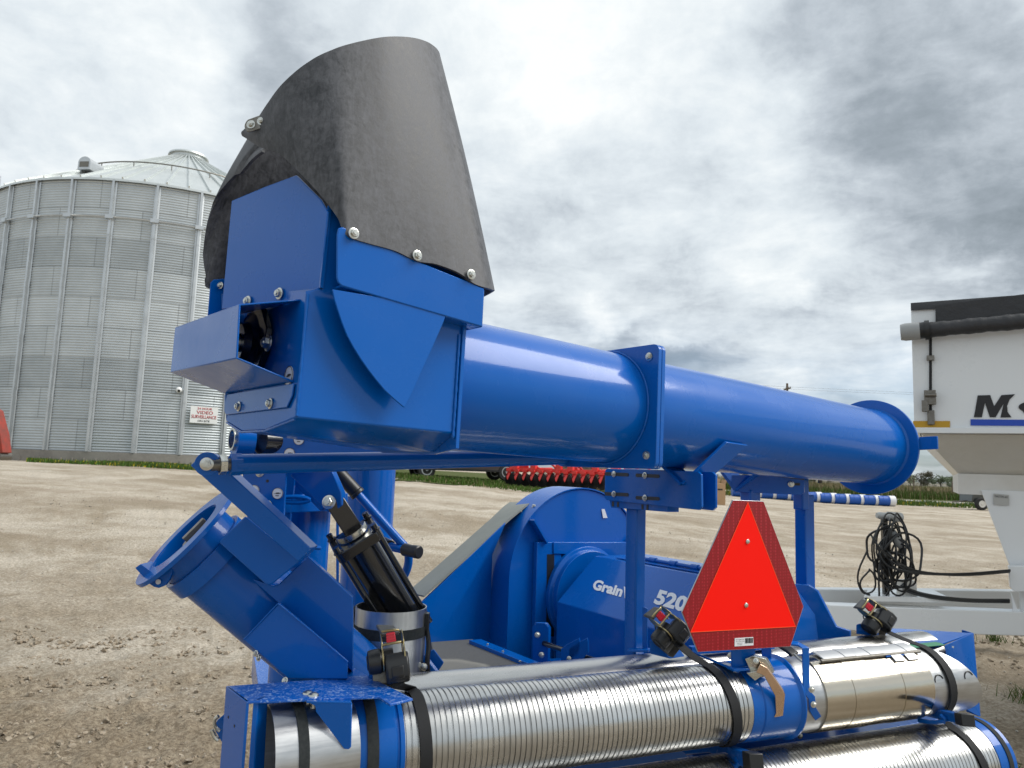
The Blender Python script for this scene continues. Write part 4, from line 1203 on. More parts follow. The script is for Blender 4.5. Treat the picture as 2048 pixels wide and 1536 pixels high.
mb = MB(); SUB = 5; MV = 16; vs = []; cols = 0
tops = [rim(t) for t, _ in pairs]; tops[0] = pairs[0][1] + tcv * .028 + ta * .02
tops[0] = HB(493, 262, -.03); tops[1] = HB(501, 250, -.015)
for i in range(len(pairs) - 1):
    for k in range(SUB + (i == len(pairs) - 2)):
        u = k / SUB; ix = [max(0, i - 1), i, i + 1, min(len(pairs) - 1, i + 2)]
        tp = cr(*[tops[j] for j in ix], u); bp = cr(*[pairs[j][1] for j in ix], u)
        tt = pairs[i][0] + (pairs[i + 1][0] - pairs[i][0]) * u
        ov = 0.006 if tt > 345 else 0
        for j in range(MV + 1):
            q = bp.lerp(tp, j / MV); ctr = G_(-.3, 0, 0); od = q - ctr; od -= tcv * od.dot(tcv)
            q = q + od.normalized() * (.004 * math.sin(PI * j / MV) - ov)
            vs.append(q)
        cols += 1
fs = [(i * (MV + 1) + j, (i + 1) * (MV + 1) + j, (i + 1) * (MV + 1) + j + 1, i * (MV + 1) + j + 1) for i in range(cols - 1) for j in range(MV)]
sp = mb.add(vs, fs).build('rubber_spout', RUBBER, gv, ang=180)
sm = sp.modifiers.new('thick', 'SOLIDIFY'); sm.thickness = .0055; sm.offset = 0; es = sp.modifiers.new('crisp', 'EDGE_SPLIT'); es.split_angle = R(50)
rub_n = tb
for x, y in ((707, 467), (834, 511), (942, 549)):
    bolt(HB(x, y, .206), tb, .0078, sp)
f1 = HB(509, 259, .012); f2 = HB(529, 251, .03)
fn = (tb * .75 - ta * .7 + tcv * .1).normalized()
f1 = f1 + fn * .012; f2 = f2 + fn * .010
mb = MB(); ax_ = (f2 - f1).normalized(); sd2 = fn.cross(ax_); Q = []
for k in range(16):
    a = 2 * PI * k / 16; cc = f2 + ax_ * .0 if math.cos(a) > 0 else f1
    Q.append(cc + ax_ * math.cos(a) * .0135 + sd2 * math.sin(a) * .0135)
mb.prism(Q, fn * .003); sp_pl = mb.build('splice_plate', DSTEEL, sp, .0005)
for f_ in (f1, f2): bolt(f_ + fn * .003, fn, .0066, sp)

# ---- tie rod
r1 = P(470, 929, 1.46); r2 = P(1205, 912, 2.02); rd = (r2 - r1).normalized()
mb = MB(); mb.cyl(r1, r2, .0205, 32); mb.build('tie_rod', BLUE, gv, .001)
tie = gv.children[-1]
mb = MB(); mb.cyl(r1 - rd * .010, r1 + rd * .012, .0225, 6); mb.build('jam_nut', BLUE, tie, .001)
mb = MB(); mb.lathe(r1 - rd * .03, rd, [(0, .0205), (.013, .0205)], 6); mb.build('jam_nut', BOLTM, tie, .001)
mb = MB(); mb.lathe(r1 - rd * .045, rd, [(0, .012), (.04, .012)], 20); mb.build('threaded_end', DSTEEL, tie)
ey = P(415, 928, 1.44); en = (P(415, 928, 1.0) - ey).normalized(); en = (en + V((0, -.2, .0))).normalized()
mb = MB(); mb.lathe(ey - en * .012, en, [(0, .012), (0, .0235), (.022, .0235), (.022, .012)], 30, closed=True); mb.bar(ey, r1 - rd * .035, (0, 0, 1), .022, .018); mb.build('rod_eye', BLUE, tie, .001)
bolt(ey + en * .020, en, .0105, tie)

# ---- lower auger section (unfolded joint, left)
lw = MB(); M0 = P(372, 1072, 1.68); M1 = P(640, 1330, 1.86)
lad = (M1 - M0).normalized(); fr_ = .132
tilt = (lad + V((.0, .0, .0))).normalized(); toward = (CAM - M0).normalized(); toward = (toward - lad * toward.dot(lad)).normalized()
vw = (M0 - CAM).normalized(); lad = P(640, 1304, 1.68) - M0; lad = (lad - vw * lad.dot(vw)).normalized(); lad = (lad.normalized() + vw * .16).normalized(); toward = (-vw - lad * (-vw).dot(lad)).normalized(); M1 = M0 + lad * .50
side_ = lad.cross(toward).normalized()
lw.lathe(M0, lad, [(0, .090), (0, .095), (.56, .095), (.56, .090)], 56, closed=True)
low = lw.build('lower_auger_tube', BLUE, gv, ang=40)
mb = MB(); mb.lathe(M0 - lad * .004, lad, [(0, .092), (0, .140), (.010, .140), (.010, .092)], 64, closed=True); mb.lathe(M0 + lad * .05, lad, [(0, .096), (0, .106), (.040, .106), (.040, .096)], 56, closed=True); mfl = mb.build('mouth_flange', BLUE, low, .001)
# auger flighting inside the mouth
mb = MB(); vs = []; nst = 70
for i in range(nst + 1):
    t = i / nst; a = t * 4.2 * PI + 1.2
    x = toward * math.cos(a) + side_ * math.sin(a)
    vs += [M0 + lad * (.05 + .5 * t) + x * .02, M0 + lad * (.05 + .5 * t) + x * .082]
mb.add(vs, [(2 * i, 2 * i + 1, 2 * i + 3, 2 * i + 2) for i in range(nst)]); fg = mb.build('flighting', DSTEEL, low, fix=False, ang=60)
fg.modifiers.new('thick', 'SOLIDIFY').thickness = .003
mb = MB(); mb.cyl(M0 + lad * .01, M0 + lad * .55, .02, 18); mb.build('auger_shaft', DSTEEL, low)
mb = MB(); q = P(392, 1062, 1.66); mb.bar(q - side_ * .03, q + side_ * .03, toward, .022, .02); mb.prism([P(370, 1078, 1.68), P(392, 1052, 1.67), P(402, 1048, 1.67), P(398, 1066, 1.67), P(385, 1080, 1.68)], V((0, .012, 0))); mb.build('drive_dog', DSTEEL, low, .001)
# flange lugs (lower left)
mb = MB(); mb.prism([P(270, 1136, 1.62), P(281, 1128, 1.62), P(302, 1143, 1.62), P(290, 1158, 1.62)], V((0, .05, 0))); mb.build('latch_lug', BLUE, low, .001)
mb = MB(); Q = [(288, 1158), (300, 1150), (345, 1135), (343, 1148), (338, 1160), (330, 1171), (318, 1176), (308, 1174), (290, 1162)]
mb.prism([P(x, y, 1.60) for x, y in Q], V((0, .010, 0))); lug = mb.build('hinge_lug', BLUE, low, .001)
mb = MB(); q = P(317, 1163.5, 1.597); mb.lathe(q, V((0, -1, 0)), [(0, .0055), (.002, .0055)], 14); mb.build('lug_hole', STICK, lug)
# cover box near the flange
mb = MB(); mb.prism([P(x, y, 1.58) for x, y in ((436, 1083), (491, 1032), (600, 1122), (594, 1128), (545, 1168), (538, 1170), (530, 1167))], ray(500, 1100) * .10 + V((.004, 0, 0))); cvr = mb.build('hinge_box', BLUE, gv, .003)
# tension arm from the eye down to the box
mb = MB(); mb.prism([P(x, y, 1.50) for x, y in ((380, 931), (387, 924), (412, 905), (436, 925), (622, 1097), (596, 1124))], V((.002, .05, 0))); arm2 = mb.build('hinge_arm', BLUE, gv, .0025)
# rectangular housing around the lower part
mb = MB(); mb.prism([P(x, y, 1.60) for x, y in ((487, 1279), (556, 1208), (560, 1206), (640, 1274), (696, 1322), (696, 1358), (576, 1358))], ray(600, 1300) * .16 + V((.0, 0, .01))); hou = mb.build('lower_housing', BLUE, gv, .0025)
mb = MB(); mb.prism([P(x, y, 1.66) for x, y in ((500, 1155), (546, 1172), (558, 1168), (616, 1112), (706, 1194), (706, 1345), (640, 1275), (558, 1207))], ray(650, 1200) * .12 + V((.006, 0, .004))); mb.build('upper_housing', BLUE, gv, .0025)
weld([P(556, 1207, 1.597), P(640, 1276, 1.597), P(696, 1324, 1.597)], .003, hou)
weld([P(488, 1279, 1.599), P(556, 1207, 1.599)], .0025, hou)
bolt(P(512, 1307, 1.6), V((-.6, -.7, .2)), .006, hou); bolt(P(518, 1316, 1.6), V((-.6, -.7, .2)), .006, hou); bolt(P(570, 1361, 1.58), V((-.3, -.8, .4)), .006, hou)
mb = MB(); a = P(549, 1340, 1.72); mb.box(V((a.x, a.y + .06, .72)), (.045, 0, 0), (0, .06, 0), (0, 0, .28)); mb.build('stand_post', BLUE, gv, .002)

# ---- pivot plate with round stickers, and what stands round it
PN = V((-.10, -1, 0)).normalized()
pp0 = P(530, 960, 1.95)


def HP_(x, y, off=0.0): return H(x, y, pp0 + PN * off, PN)


mb = MB(); mb.prism([HP_(x, y) for x, y in ((484, 880), (568, 874), (600, 868), (770, 868), (792, 900), (620, 942), (572, 945), (567, 1036), (545, 1045), (486, 985))], -PN * .010); pvt = mb.build('pivot_plate', BLUE, gv, .0015)
mb = MB(); mb.prism([HP_(x, y, -.12) for x, y in ((486, 880), (600, 874), (567, 1150), (500, 1150))], -PN * .010); mb.build('pivot_plate', BLUE, gv, .0015)
for x, y in ((508, 981), (555, 987), (598, 879), (579, 907)):
    sticker(HP_(x, y, .002), PN, .0150, pvt)
for x, y, r_ in ((536, 1010, .010), (520, 945, .010)):
    bolt(HP_(x, y, .001), PN, r_, pvt)
mb = MB(); mb.lathe(HP_(535, 962, .0), PN, [(0, .004), (.001, .004)], 12); mb.build('hole', BLACK, pvt)
mb = MB(); c = HP_(503, 880, .03); cn_ = V((-.8, -.6, 0)).normalized(); mb.lathe(c, cn_, [(0, .026), (0, .044), (.045, .044), (.045, .026)], 36, closed=True); ring_ = mb.build('pivot_ring', BLUE, gv, .001)
mb = MB(); mb.lathe(c + cn_ * .04, cn_, [(0, .024), (0, .030), (.012, .030), (.012, .024)], 36, closed=True); mb.build('bushing', BOLTM, ring_)
mb = MB(); mb.cyl(c + V((.02, .01, 0)), c + V((.07, .07, 0)), .036, 24); mb.build('pivot_hub', BLKPAINT, gv)
mb = MB(); mb.prism([HP_(x, y, -.05) for x, y in ((505, 905), (530, 899), (545, 910), (525, 922), (508, 922))], -PN * .02); mb.build('grease_line', DSTEEL, gv)
# vertical round ducts
for (x0, x1, d, yt) in ((566, 664, 2.22, 935), (693, 790, 2.62, 925)):
    c = P((x0 + x1) / 2, 960, d); r_ = (x1 - x0) / 2 * d / F
    mb = MB(); mb.lathe(V((c.x, c.y, .45)), (0, 0, 1), [(0, r_), (c.z + .12 - .45, r_)], 48); dct = mb.build('vertical_duct', BLUE, gv, ang=40)
    mb = MB(); mb.lathe(V((c.x, c.y, .45)), (0, 0, 1), [(0, r_ + .012), (.02, r_ + .012)], 48); mb.build('duct_ring', BLUE, dct)
    if x0 > 600:
        n_ = V((-.75, -.66, 0)).normalized(); q = V((c.x, c.y, P(700, 982, d).z)) + n_ * (r_ + .001); s2 = n_.cross(Z)
        mb = MB(); mb.prism([q + s2 * x + Z * z for x, z in ((-.016, -.016), (.016, -.016), (.016, .016), (-.016, .016))], n_ * .001); mb.build('label_sticker', STICK, dct)
mb = MB(); mb.bar(P(560, 1008, 2.05), P(690, 1003, 2.2), (0, 0, 1), .05, .03); mb.build('cross_brace', BLUE, gv, .002)
mb = MB(); mb.tube([P(560, 995, 2.03), P(600, 993, 2.04), P(625, 1000, 2.05), P(600, 1006, 2.04), P(562, 1004, 2.03)], .006, 8, 2); mb.build('brace_slot', BLUE, gv)
mb = MB(); mb.bar(P(620, 890, 2.3), P(830, 893, 2.75), (0, 0, 1), .05, .06); mb.build('top_beam', BLUE, gv, .003)
mb = MB(); mb.cyl(P(675, 945, 2.5), P(675, 1180, 2.5), .005, 8); mb.tube([P(640, 1096, 2.1), P(600, 1093, 2.05), P(560, 1090, 2.0)], .006, 8, 1); mb.build('hydraulic_line', BLUE, gv)

# ---- lift cylinder
d1 = 1.98
c0 = P(664, 1004, d1); c1 = P(707, 1070, d1 + .01); c2 = P(815, 1250, d1 + .10)
cdv = (c2 - c1).normalized(); cto = (CAM - c1).normalized(); cto = (cto - cdv * cto.dot(cdv)).normalized(); csd = cdv.cross(cto).normalized()
mb = MB(); mb.prism([P(x, y, d1 + .01) for x, y in ((580, 950), (600, 935), (660, 935), (682, 985), (683, 1010), (672, 1022), (655, 1024), (645, 1014))], V((.01, .014, 0))); clv = mb.build('clevis_arm', BLUE, gv, .002)
mb = MB(); mb.prism([P(x, y, d1 + .09) for x, y in ((560, 940), (600, 935), (660, 985), (652, 1015), (640, 1022))], V((.01, .014, 0))); mb.build('clevis_arm', BLUE, gv, .002)
cyl = MB(); cyl.bar(c0 + cdv * -.01 + V((0, .03, 0)), c1 + V((0, .03, 0)), csd, .052, .04)
cyl = cyl.build('lift_cylinder', BLKPAINT, gv, .003)
bolt(c0 + V((-.005, -.012, 0)), V((-.15, -1, .1)), .0155, cyl)
mb = MB(); Q = [c1 + csd * x * .067 + cto * y * .067 for x, y in ((-1, -.8), (-.8, -1), (.8, -1), (1, -.8), (1, .8), (.8, 1), (-.8, 1), (-1, .8))]; mb.prism(Q, cdv * .03); mb.build('end_block', BLKPAINT, cyl, .003)
mb = MB(); mb.cyl(c1, c2, .051, 40); mb.build('barrel', BLKPAINT, cyl, ang=40)
for i, j in ((-1, -1), (-1, 1), (1, -1), (1, 1)):
    q = c1 + csd * i * .056 + cto * j * .056
    mb = MB(); mb.cyl(q - cdv * .018, c2 + csd * i * .056 + cto * j * .056, .0088, 12); rd_ = mb.build('stay_rod', BLKPAINT, cyl)
    bolt(q - cdv * .001, -cdv, .0105, rd_, True)
mb = MB(); pth = [c1 - cdv * .012 + (csd * math.cos(a) + cto * math.sin(a)) * .043 for a in [R(10 + 16 * k) for k in range(11)]]
mb.ribbon(pth, cdv, .016, .002); hc = mb.build('hose_clamp', BOLTM, cyl)
bolt(c1 - cdv * .010 + cto * .046 - csd * .02, cto, .004, hc)
mb = MB(); mb.tube([P(727, 1210, 2.05), P(712, 1215, 2.05), P(705, 1235, 2.05), P(712, 1260, 2.05), P(700, 1300, 2.05)], .009, 8, 2); mb.build('hydraulic_hose', BLACK, gv)

# ---- crank handle
mb = MB(); mb.tube([P(705, 976, 2.35), P(800, 1083, 2.35), P(812, 1095, 2.35), P(818, 1110, 2.35), P(816, 1135, 2.36), P(805, 1158, 2.37), P(790, 1175, 2.38)], .0135, 16, 2); hd_ = mb.build('crank_handle', BLUE, gv)
mb = MB(); a, b = P(662, 930, 2.35), P(712, 984, 2.35); mb.cyl(a, b, .0225, 20); mb.cyl(b, b + (b - a).normalized() * .012, .0245, 20); mb.build('grip', BLACK, hd_, .002)
mb = MB(); mb.tube([P(762, 1088, 2.38), P(775, 1092, 2.37), P(812, 1100, 2.33)], .014, 14, 1); mb.build('cross_handle', BLUE, hd_)
mb = MB(); mb.lathe(P(808, 1099, 2.33), P(845, 1106, 2.28) - P(808, 1099, 2.33), [(0, .018), (.004, .0205), (.03, .019), (.055, .0205), (.066, .0205), (.069, .017)], 22); mb.build('grip', BLACK, hd_)
mb = MB(); mb.cyl(P(765, 1085, 2.42), P(780, 1093, 2.36), .02, 16); mb.build('grip', BLACK, hd_)

# ---- blower and motor shroud; long axis runs away to the left
ww = V((math.sin(R(34)), -math.cos(R(34)), 0)); uu = V((math.cos(R(34)), math.sin(R(34)), 0))
B0_ = P(1150, 1150, 2.95)


def HW(x, y, off=0.0): return H(x, y, B0_ + ww * off, ww)


oc = HW(1160, 1150); rr_ = (HW(1160, 978) - oc).length
Q = []
for k in range(33):
    a = R(180 - 180 * k / 32); Q.append(oc + uu * math.cos(a) * rr_ + Z * math.sin(a) * rr_)
Q += [oc + uu * rr_ - Z * .75, oc - uu * rr_ * 1.0 - Z * .75]
mb = MB(); mb.prism(Q, -ww * .15); blw = mb.build('blower_housing', BLUE, gv, .004, ang=20)
mb = MB(); A = []
for k in range(33):
    a = R(180 - 180 * k / 32); A.append(oc + (uu * math.cos(a) + Z * math.sin(a)) * (rr_ + .006) + ww * .004)
B = [p - ww * .0 for p in A]
pth = [oc - uu * (rr_ + .003) - Z * .7] + [oc + (uu * math.cos(R(180 - 180 * k / 32)) + Z * math.sin(R(180 - 180 * k / 32))) * (rr_ + .003) for k in range(33)] + [oc + uu * (rr_ + .003) - Z * .7]
mb.ribbon([p - ww * .075 for p in pth], ww, .162, .005); mb.build('housing_rim', BLUE, blw, ang=30)
for x, y in ((1041, 1019), (1062, 1021)):
    q = HW(x, y, -.07); ra = (q - oc + ww * 0).normalized(); ra = (ra - ww * ra.dot(ww)).normalized(); q = oc + ra * (rr_ + .006) - ww * (.03 if x > 1050 else .08)
    bolt(q, ra, .007, blw)
q = HW(1208, 1028, .002); mb = MB(); mb.prism([HW(x, y, .003) for x, y in ((1203, 1018), (1209, 1018), (1215, 1036), (1206, 1036))], ww * .0005); mb.build('scuff_mark', STICK, blw)
mb = MB()
mb.prism([HW(x, y, .001) for x, y in ((1067, 1083), (1098, 1083), (1098, 1330), (1060, 1330))], ww * .025)
mb.prism([HW(x, y, .001) for x, y in ((1098, 1083), (1262, 1083), (1262, 1112), (1098, 1106))], ww * .03)
mb.prism([HW(x, y, .001) for x, y in ((1101, 1106), (1115, 1106), (1112, 1330), (1100, 1330))], ww * .025)
mb.prism([HW(x, y, .001) for x, y in ((1248, 1083), (1262, 1065), (1262, 1112), (1248, 1112))], ww * .02)
mb.build('mount_frame', BLUE, blw, .002)
mb = MB(); mb.prism([HW(x, y, .0005) for x, y in ((1086, 1107), (1100, 1107), (1100, 1270), (1084, 1270))], ww * .026); mb.build('shade_gap_block', BLACK, blw)  # solid black block painting in the shade of the frame gap
mb = MB(); mb.prism([HW(1058, 1037, .0), HW(1085, 1083, .0), HW(1083, 1086, 0), HW(1056, 1040, .0)], ww * .04); mb.build('gusset', BLUE, blw)
# rubber latch on the rim
q = P(985, 1140, 2.92); mb = MB(); mb.tube([P(996, 1127, 2.93), P(992, 1137, 2.9), P(985, 1150, 2.9)], .009, 8, 1); mb.cyl(P(975, 1158, 2.9), P(992, 1153, 2.9), .008, 8); mb.cyl(P(984, 1134, 2.9), P(998, 1130, 2.9), .007, 8); mb.build('rubber_latch', BLACK, blw)
# round transition behind the shroud
qc = HW(1175, 1190, .05); mb = MB(); mb.lathe(qc - ww * .06, ww, [(0, .19), (.055, .19), (.06, .175), (.085, .175)], 48); mb.build('round_collar', BLUE, gv, .002, ang=40)
# shroud prism
A1 = P(1114, 1204, 2.73); A2 = H(1190, 1112, A1, ww)
lx = (A2 - A1).dot(uu); lz = A2.z - A1.z
sec = [A1 - Z * .30, A1, A2, A2 + uu * .26, A2 + uu * (.26 + lx) - Z * lz, A1 + uu * (.26 + 2 * lx) - Z * .30]
Ls = .68
mb = MB(); mb.loft(sec, [p + ww * Ls for p in sec]); shr = mb.build('motor_shroud', BLUE, gv, .003)
pn_ = (A2 - A1).cross(ww).normalized()
if pn_.dot(CAM - A1) < 0: pn_ = -pn_


def HS(x, y): return H(x, y, A1 + pn_ * .0015, pn_)


for body, bl_, br_, tl_ in (('GrainVac', (1183, 1178), (1284, 1206), (1191, 1158)), ('5200e', (1306, 1207), (1412, 1238), (1318, 1178))):
    o_ = HS(*bl_); vx_ = HS(*br_) - o_; t_ = HS(*tl_) - o_; text_fit(body, o_, vx_, t_, mat('silver_lettering', (.74, .76, .80), .4), 'lettering', shr, bold=.045, ext=0)
# hinge line on the top of the shroud
mb = MB(); mb.cyl(A2 + uu * .06 + ww * .12 + Z * .012, A2 + uu * .06 + ww * .70 + Z * .012, .007, 10)
for k in range(6):
    q = A2 + uu * .06 + ww * (.14 + .1 * k) + Z * .012; mb.cyl(q, q + ww * .03, .011, 10)
mb.prism([A2 + uu * .02 + ww * .1 + Z * .002, A2 + uu * .10 + ww * .1 + Z * .002, A2 + uu * .10 + ww * .72 + Z * .002, A2 + uu * .02 + ww * .72 + Z * .002], Z * .003); mb.build('lid_hinge', BLUE, shr, .0005)
# small clamp plate and hose bar in front of the shroud
mb = MB(); mb.prism([P(x, y, 2.45) for x, y in ((1070, 1245), (1090, 1246), (1097, 1256), (1095, 1330), (1064, 1330), (1065, 1254))], V((.01, .012, 0))); kp = mb.build('clamp_plate', BLUE, gv, .002)
for x, y in ((1075, 1270), (1083, 1310)): bolt(P(x, y, 2.445), V((-.1, -1, .1)), .008, kp)
for dx in (0, 16):
    mb = MB(); mb.prism([P(x + dx, y, 2.25) for x, y in ((1122, 1298), (1132, 1290), (1158, 1276), (1160, 1285), (1160, 1305), (1136, 1335), (1122, 1335))], V((.004, .008, 0))); mb.build('hose_hook', BLUE, gv, .001)
mb = MB(); mb.cyl(P(1088, 1287, 2.45), P(1205, 1326, 2.2), .009, 14); mb.build('pivot_bar', BLKPAINT, gv)
bolt(P(1138, 1317, 2.24), V((-.2, -1, .1)), .006, gv)

# ---- hopper side with grey belting and the deck
hopd = P(985, 1200, 2.86)
mb = MB(); Q = [(845, 1200), (862, 1178), (1010, 1050), (1000, 1110), (985, 1295), (850, 1310)]
mb.prism([P(843, 1205, 2.62), P(1012, 1045, 2.84), P(985, 1110, 2.86), P(980, 1300, 2.84), P(850, 1330, 2.60)], -ww * .01); mb.build('hopper_side', BLUE, gv, .002)
mb = MB(); a0, a1, a2 = P(838, 1199, 2.62), P(1012, 1043, 2.86), P(1040, 1018, 2.92)
ofs = V((-.10, .28, .05)) * .28
ofs = P(825, 1180, 2.74) - a0
mb.ribbon([a0 + ofs * .5, a1 + ofs * .5, a2 + ofs * .5, a2 + ofs * .5 + (a2 - a1) * .5 - Z * .01], ofs, ofs.length * 1.1, .008); mb.build('belting', GREYBELT, gv, ang=60)
Q = [(862, 1284), (945, 1278), (1078, 1332), (1040, 1352), (960, 1372), (880, 1375)]
zd = P(945, 1278, 2.6).z


def HZ(x, y, z): return H(x, y, V((0, 0, z)), Z)



def carpet_x(t, p, co):
    n = t.noise(co, 420.0, 3, .7)
    o = t.n('ShaderNodeVectorMath', {0: co, 1: tuple(HZ(905, 1338, zd))}, operation='SUBTRACT').outputs[0]
    ln = t.n('ShaderNodeVectorMath', {0: o}, operation='LENGTH').outputs['Value']
    ln = t.m('ADD', ln, t.m('MULTIPLY', t.noise(co, 14, 5), .05))
    rg = t.ramp(ln, [(.10, (.55, .55, .55)), (.13, (.9, .9, .9)), (.15, (0.1, .1, .1)), (1, (0, 0, 0))])
    c = t.mix(n, (.02, .022, .025), (.14, .145, .15))
    t.t.links.new(t.mix(t.m('MULTIPLY', rg, .6), c, (.42, .40, .34)), p.inputs['Base Color'])
    b = t.n('ShaderNodeBump', {'Height': n, 'Strength': .6, 'Distance': .002})
    t.t.links.new(b.outputs[0], p.inputs['Normal'])


CARPET = mat('grey_deck_mat', (.08, .08, .085), .8, 0, .4, extra=carpet_x)

mb = MB(); mb.prism([HZ(x, y, zd) for x, y in Q], -Z * .02); dk = mb.build('deck_mat', CARPET, gv, .002)
mb = MB(); mb.prism([HZ(x, y, zd + .012) for x, y in ((938, 1280), (962, 1278), (1082, 1326), (1072, 1333))], -Z * .02); st_ = mb.build('deck_trim', BLUE, gv, .001)
mb = MB(); mb.prism([HZ(x, y, zd - .05) for x, y in ((880, 1340), (1090, 1318), (1500, 1290), (1500, 1400), (880, 1400))], -Z * .01); mb.build('deck_plate', BLUE, gv)
for x, y in ((975, 1289), (1006, 1303), (1040, 1323)): bolt(HZ(x, y, zd + .0125), Z, .004, st_)
mb = MB(); mb.prism([P(x, y, 2.0) for x, y in ((868, 1298), (888, 1325), (875, 1345), (850, 1330), (853, 1305))], ray(870, 1320) * .03); mb.build('corner_bracket', BLUE, gv, .003)
mb = MB(); mb.prism([P(x, y, 1.97) for x, y in ((845, 1310), (878, 1352), (840, 1358))], V((.01, .01, 0))); mb.build('corner_bracket', BLUE, gv, .002)

# ---- cradle posts
w2 = V((math.sin(R(28)), -math.cos(R(28)), 0)); u2 = V((math.cos(R(28)), math.sin(R(28)), 0))


def post(xc, yt, yb, d, sw, sl, name='cradle_post'):
    c = P(xc, (yt + yb) / 2, d); zt, zb_ = P(xc, yt, d).z, P(xc, yb, d).z
    c = c - w2 * sl / 2 + u2 * 0
    mb = MB(); mb.box(V((c.x, c.y, (zt + zb_) / 2)), u2 * sw / 2, w2 * sl / 2, Z * (zt - zb_) / 2); return mb.build(name, BLUE, gv, .005, seg=3), c


pst, pc = post(1281, 1018, 1345, 2.10, .036, .052)
mb = MB(); mb.bar(P(1290, 1215, 2.06), P(1290, 1300, 2.06), u2, .004, .02); mb.bar(P(1258, 1300, 2.07), P(1300, 1300, 2.04), Z, .006, .03); mb.build('gusset', BLUE, pst, .001)
PC0 = P(1305, 975, 2.02)
wl = V((-u2.x, -u2.y, 0))     # plate normal faces left


def HC(x, y, off=0.0): return H(x, y, PC0 + wl * off, wl)


def plate_w_slots(name, quad, par, holes=True):
    mb = MB(); mb.prism(quad, -wl * .007); return mb.build(name, BLUE, par, .0012)


sp1 = plate_w_slots('saddle_plate', [HC(x, y) for x, y in ((1210, 941), (1214, 937), (1395, 943), (1402, 949), (1403, 1014), (1398, 1020), (1213, 1000), (1209, 996))], gv)
sp2 = plate_w_slots('saddle_plate', [HC(x, y, -.055) for x, y in ((1250, 937), (1424, 944), (1431, 950), (1431, 1015), (1425, 1021), (1250, 1003))], gv)
for x, y in ((1228, 948), (1290, 951), (1228, 988), (1290, 996)):
    mb = MB(); mb.prism([HC(x + a, y + b, .0005) for a, b in ((-17, -4), (28, -2), (30, 2), (28, 5), (-17, 3), (-19, -.5))], wl * .0006); mb.build('slot', BLACK, sp1)
    bolt(HC(x, y, .001), wl, .0075, sp1)
mb = MB(); mb.prism([HC(x, y, -.012) for x, y in ((1218, 998), (1335, 1012), (1335, 1024), (1222, 1015))], -wl * .04); lp = mb.build('lower_plate', BLUE, pst, .001)
mb = MB()
for x in (1226, 1236, 1285, 1295):
    mb.prism([HC(x + a, 1003 + (x - 1226) * .1 + b, -.0115) for a, b in ((-2, 0), (2, 0), (2, 10), (-2, 10))], wl * .0006)
mb.build('slot', BLACK, lp)
# V cradle: two flat bars welded on the saddle
ta_h = V((ta.x, ta.y, 0)).normalized()
def cradle(name, vtx, lft, rgt, rgt2, dpt, par, depthv):
    depthv = depthv * .8
    v0 = P(*vtx, dpt); l0 = P(*lft, dpt - .0); r0_ = P(*rgt, dpt - .03); mb = MB()
    mb.prism([v0, l0, l0 + Z * .0 + V((.008, 0, .006)), v0 + V((.008, 0, .009))], depthv)
    mb.prism([v0, r0_, r0_ + V((-.008, 0, .008)), v0 + V((-.002, 0, .010))], depthv)
    return mb.build(name, BLUE, par, .001)


v0 = HC(1361, 966, .010); dv = (P(1496, 889, 2.03) - P(1449, 882, 1.95)) * .9
r0_ = P(1449, 882, 1.94); l0 = HC(1316, 920, .010); tpn = (r0_ - v0).cross(dv).normalized() * .008
mb = MB(); mb.prism([v0, r0_, r0_ + dv, v0 + dv * .8], -tpn)
mb.prism([v0, l0, l0 + dv * .8, v0 + dv * .8], (l0 - v0).cross(dv).normalized() * .008)
mb.build('tube_cradle', BLUE, gv, .001)
cr2 = cradle('tube_cradle', (1470, 985), (1440, 945), (1520, 945), None, 2.55, gv, (P(1496, 889, 2.14) - P(1449, 882, 2.0)))
mb = MB(); mb.prism([P(x, y, 2.55) for x, y in ((1463, 950), (1608, 950), (1608, 985), (1600, 990), (1475, 984), (1462, 975))], V((.006, .008, 0))); s3 = mb.build('saddle_plate', BLUE, gv, .001)
mb = MB(); mb.prism([P(x, y, 2.68) for x, y in ((1530, 946), (1605, 946), (1605, 990), (1530, 985))], V((.006, .008, 0))); mb.build('saddle_plate', BLUE, gv, .001)
bolt(P(1582, 968, 2.545), V((-.2, -1, 0)), .009, s3)
mb = MB(); mb.prism([P(x, y, 2.548) for x, y in ((1586, 966), (1600, 966), (1600, 971), (1586, 971))], V((0, .0006, 0))); mb.build('slot', BLACK, s3)
p2, _ = post(1512, 980, 1345, 2.52, .05, .05)
p3, _ = post(1612, 946, 1020, 2.66, .035, .045)
p4, _ = post(1622, 990, 1345, 2.66, .05, .05)
mb = MB(); mb.prism([P(x, y, 2.55) for x, y in ((1520, 950), (1530, 940), (1612, 952), (1608, 960))], V((.0, .1, 0))); mb.bar(P(1580, 953, 2.6), P(1670, 957, 2.75), Z, .006, .03); mb.cyl(P(1640, 958, 2.7), P(1640, 966, 2.7), .008, 8); mb.build('release_pin', BLKPAINT, gv)
# gusset at the foot of the far post
mb = MB(); mb.prism([P(x, y, 2.50) for x, y in ((1560, 1175), (1592, 1168), (1617, 1170), (1635, 1182), (1672, 1253), (1700, 1262), (1700, 1286), (1560, 1296))], V((.01, .012, 0))); mb.build('foot_gusset', BLUE, gv, .002)
mb = MB(); a = P(1686, 1300, 2.52); mb.box(V((a.x, a.y + .04, a.z - .04)), (.028, 0, 0), (0, .04, 0), (0, 0, .09)); mb.build('foot_box', BLUE, gv, .002)

# ================================================================== hoses on the rack
E0 = P(532, 1511, 1.50); E1 = P(1830, 1360, 2.16); hu = (E1 - E0).normalized()
hback = V((-hu.y, hu.x, 0)).normalized(); hupz = hu.cross(hback) * -1
if hupz.z < 0: hupz = -hupz


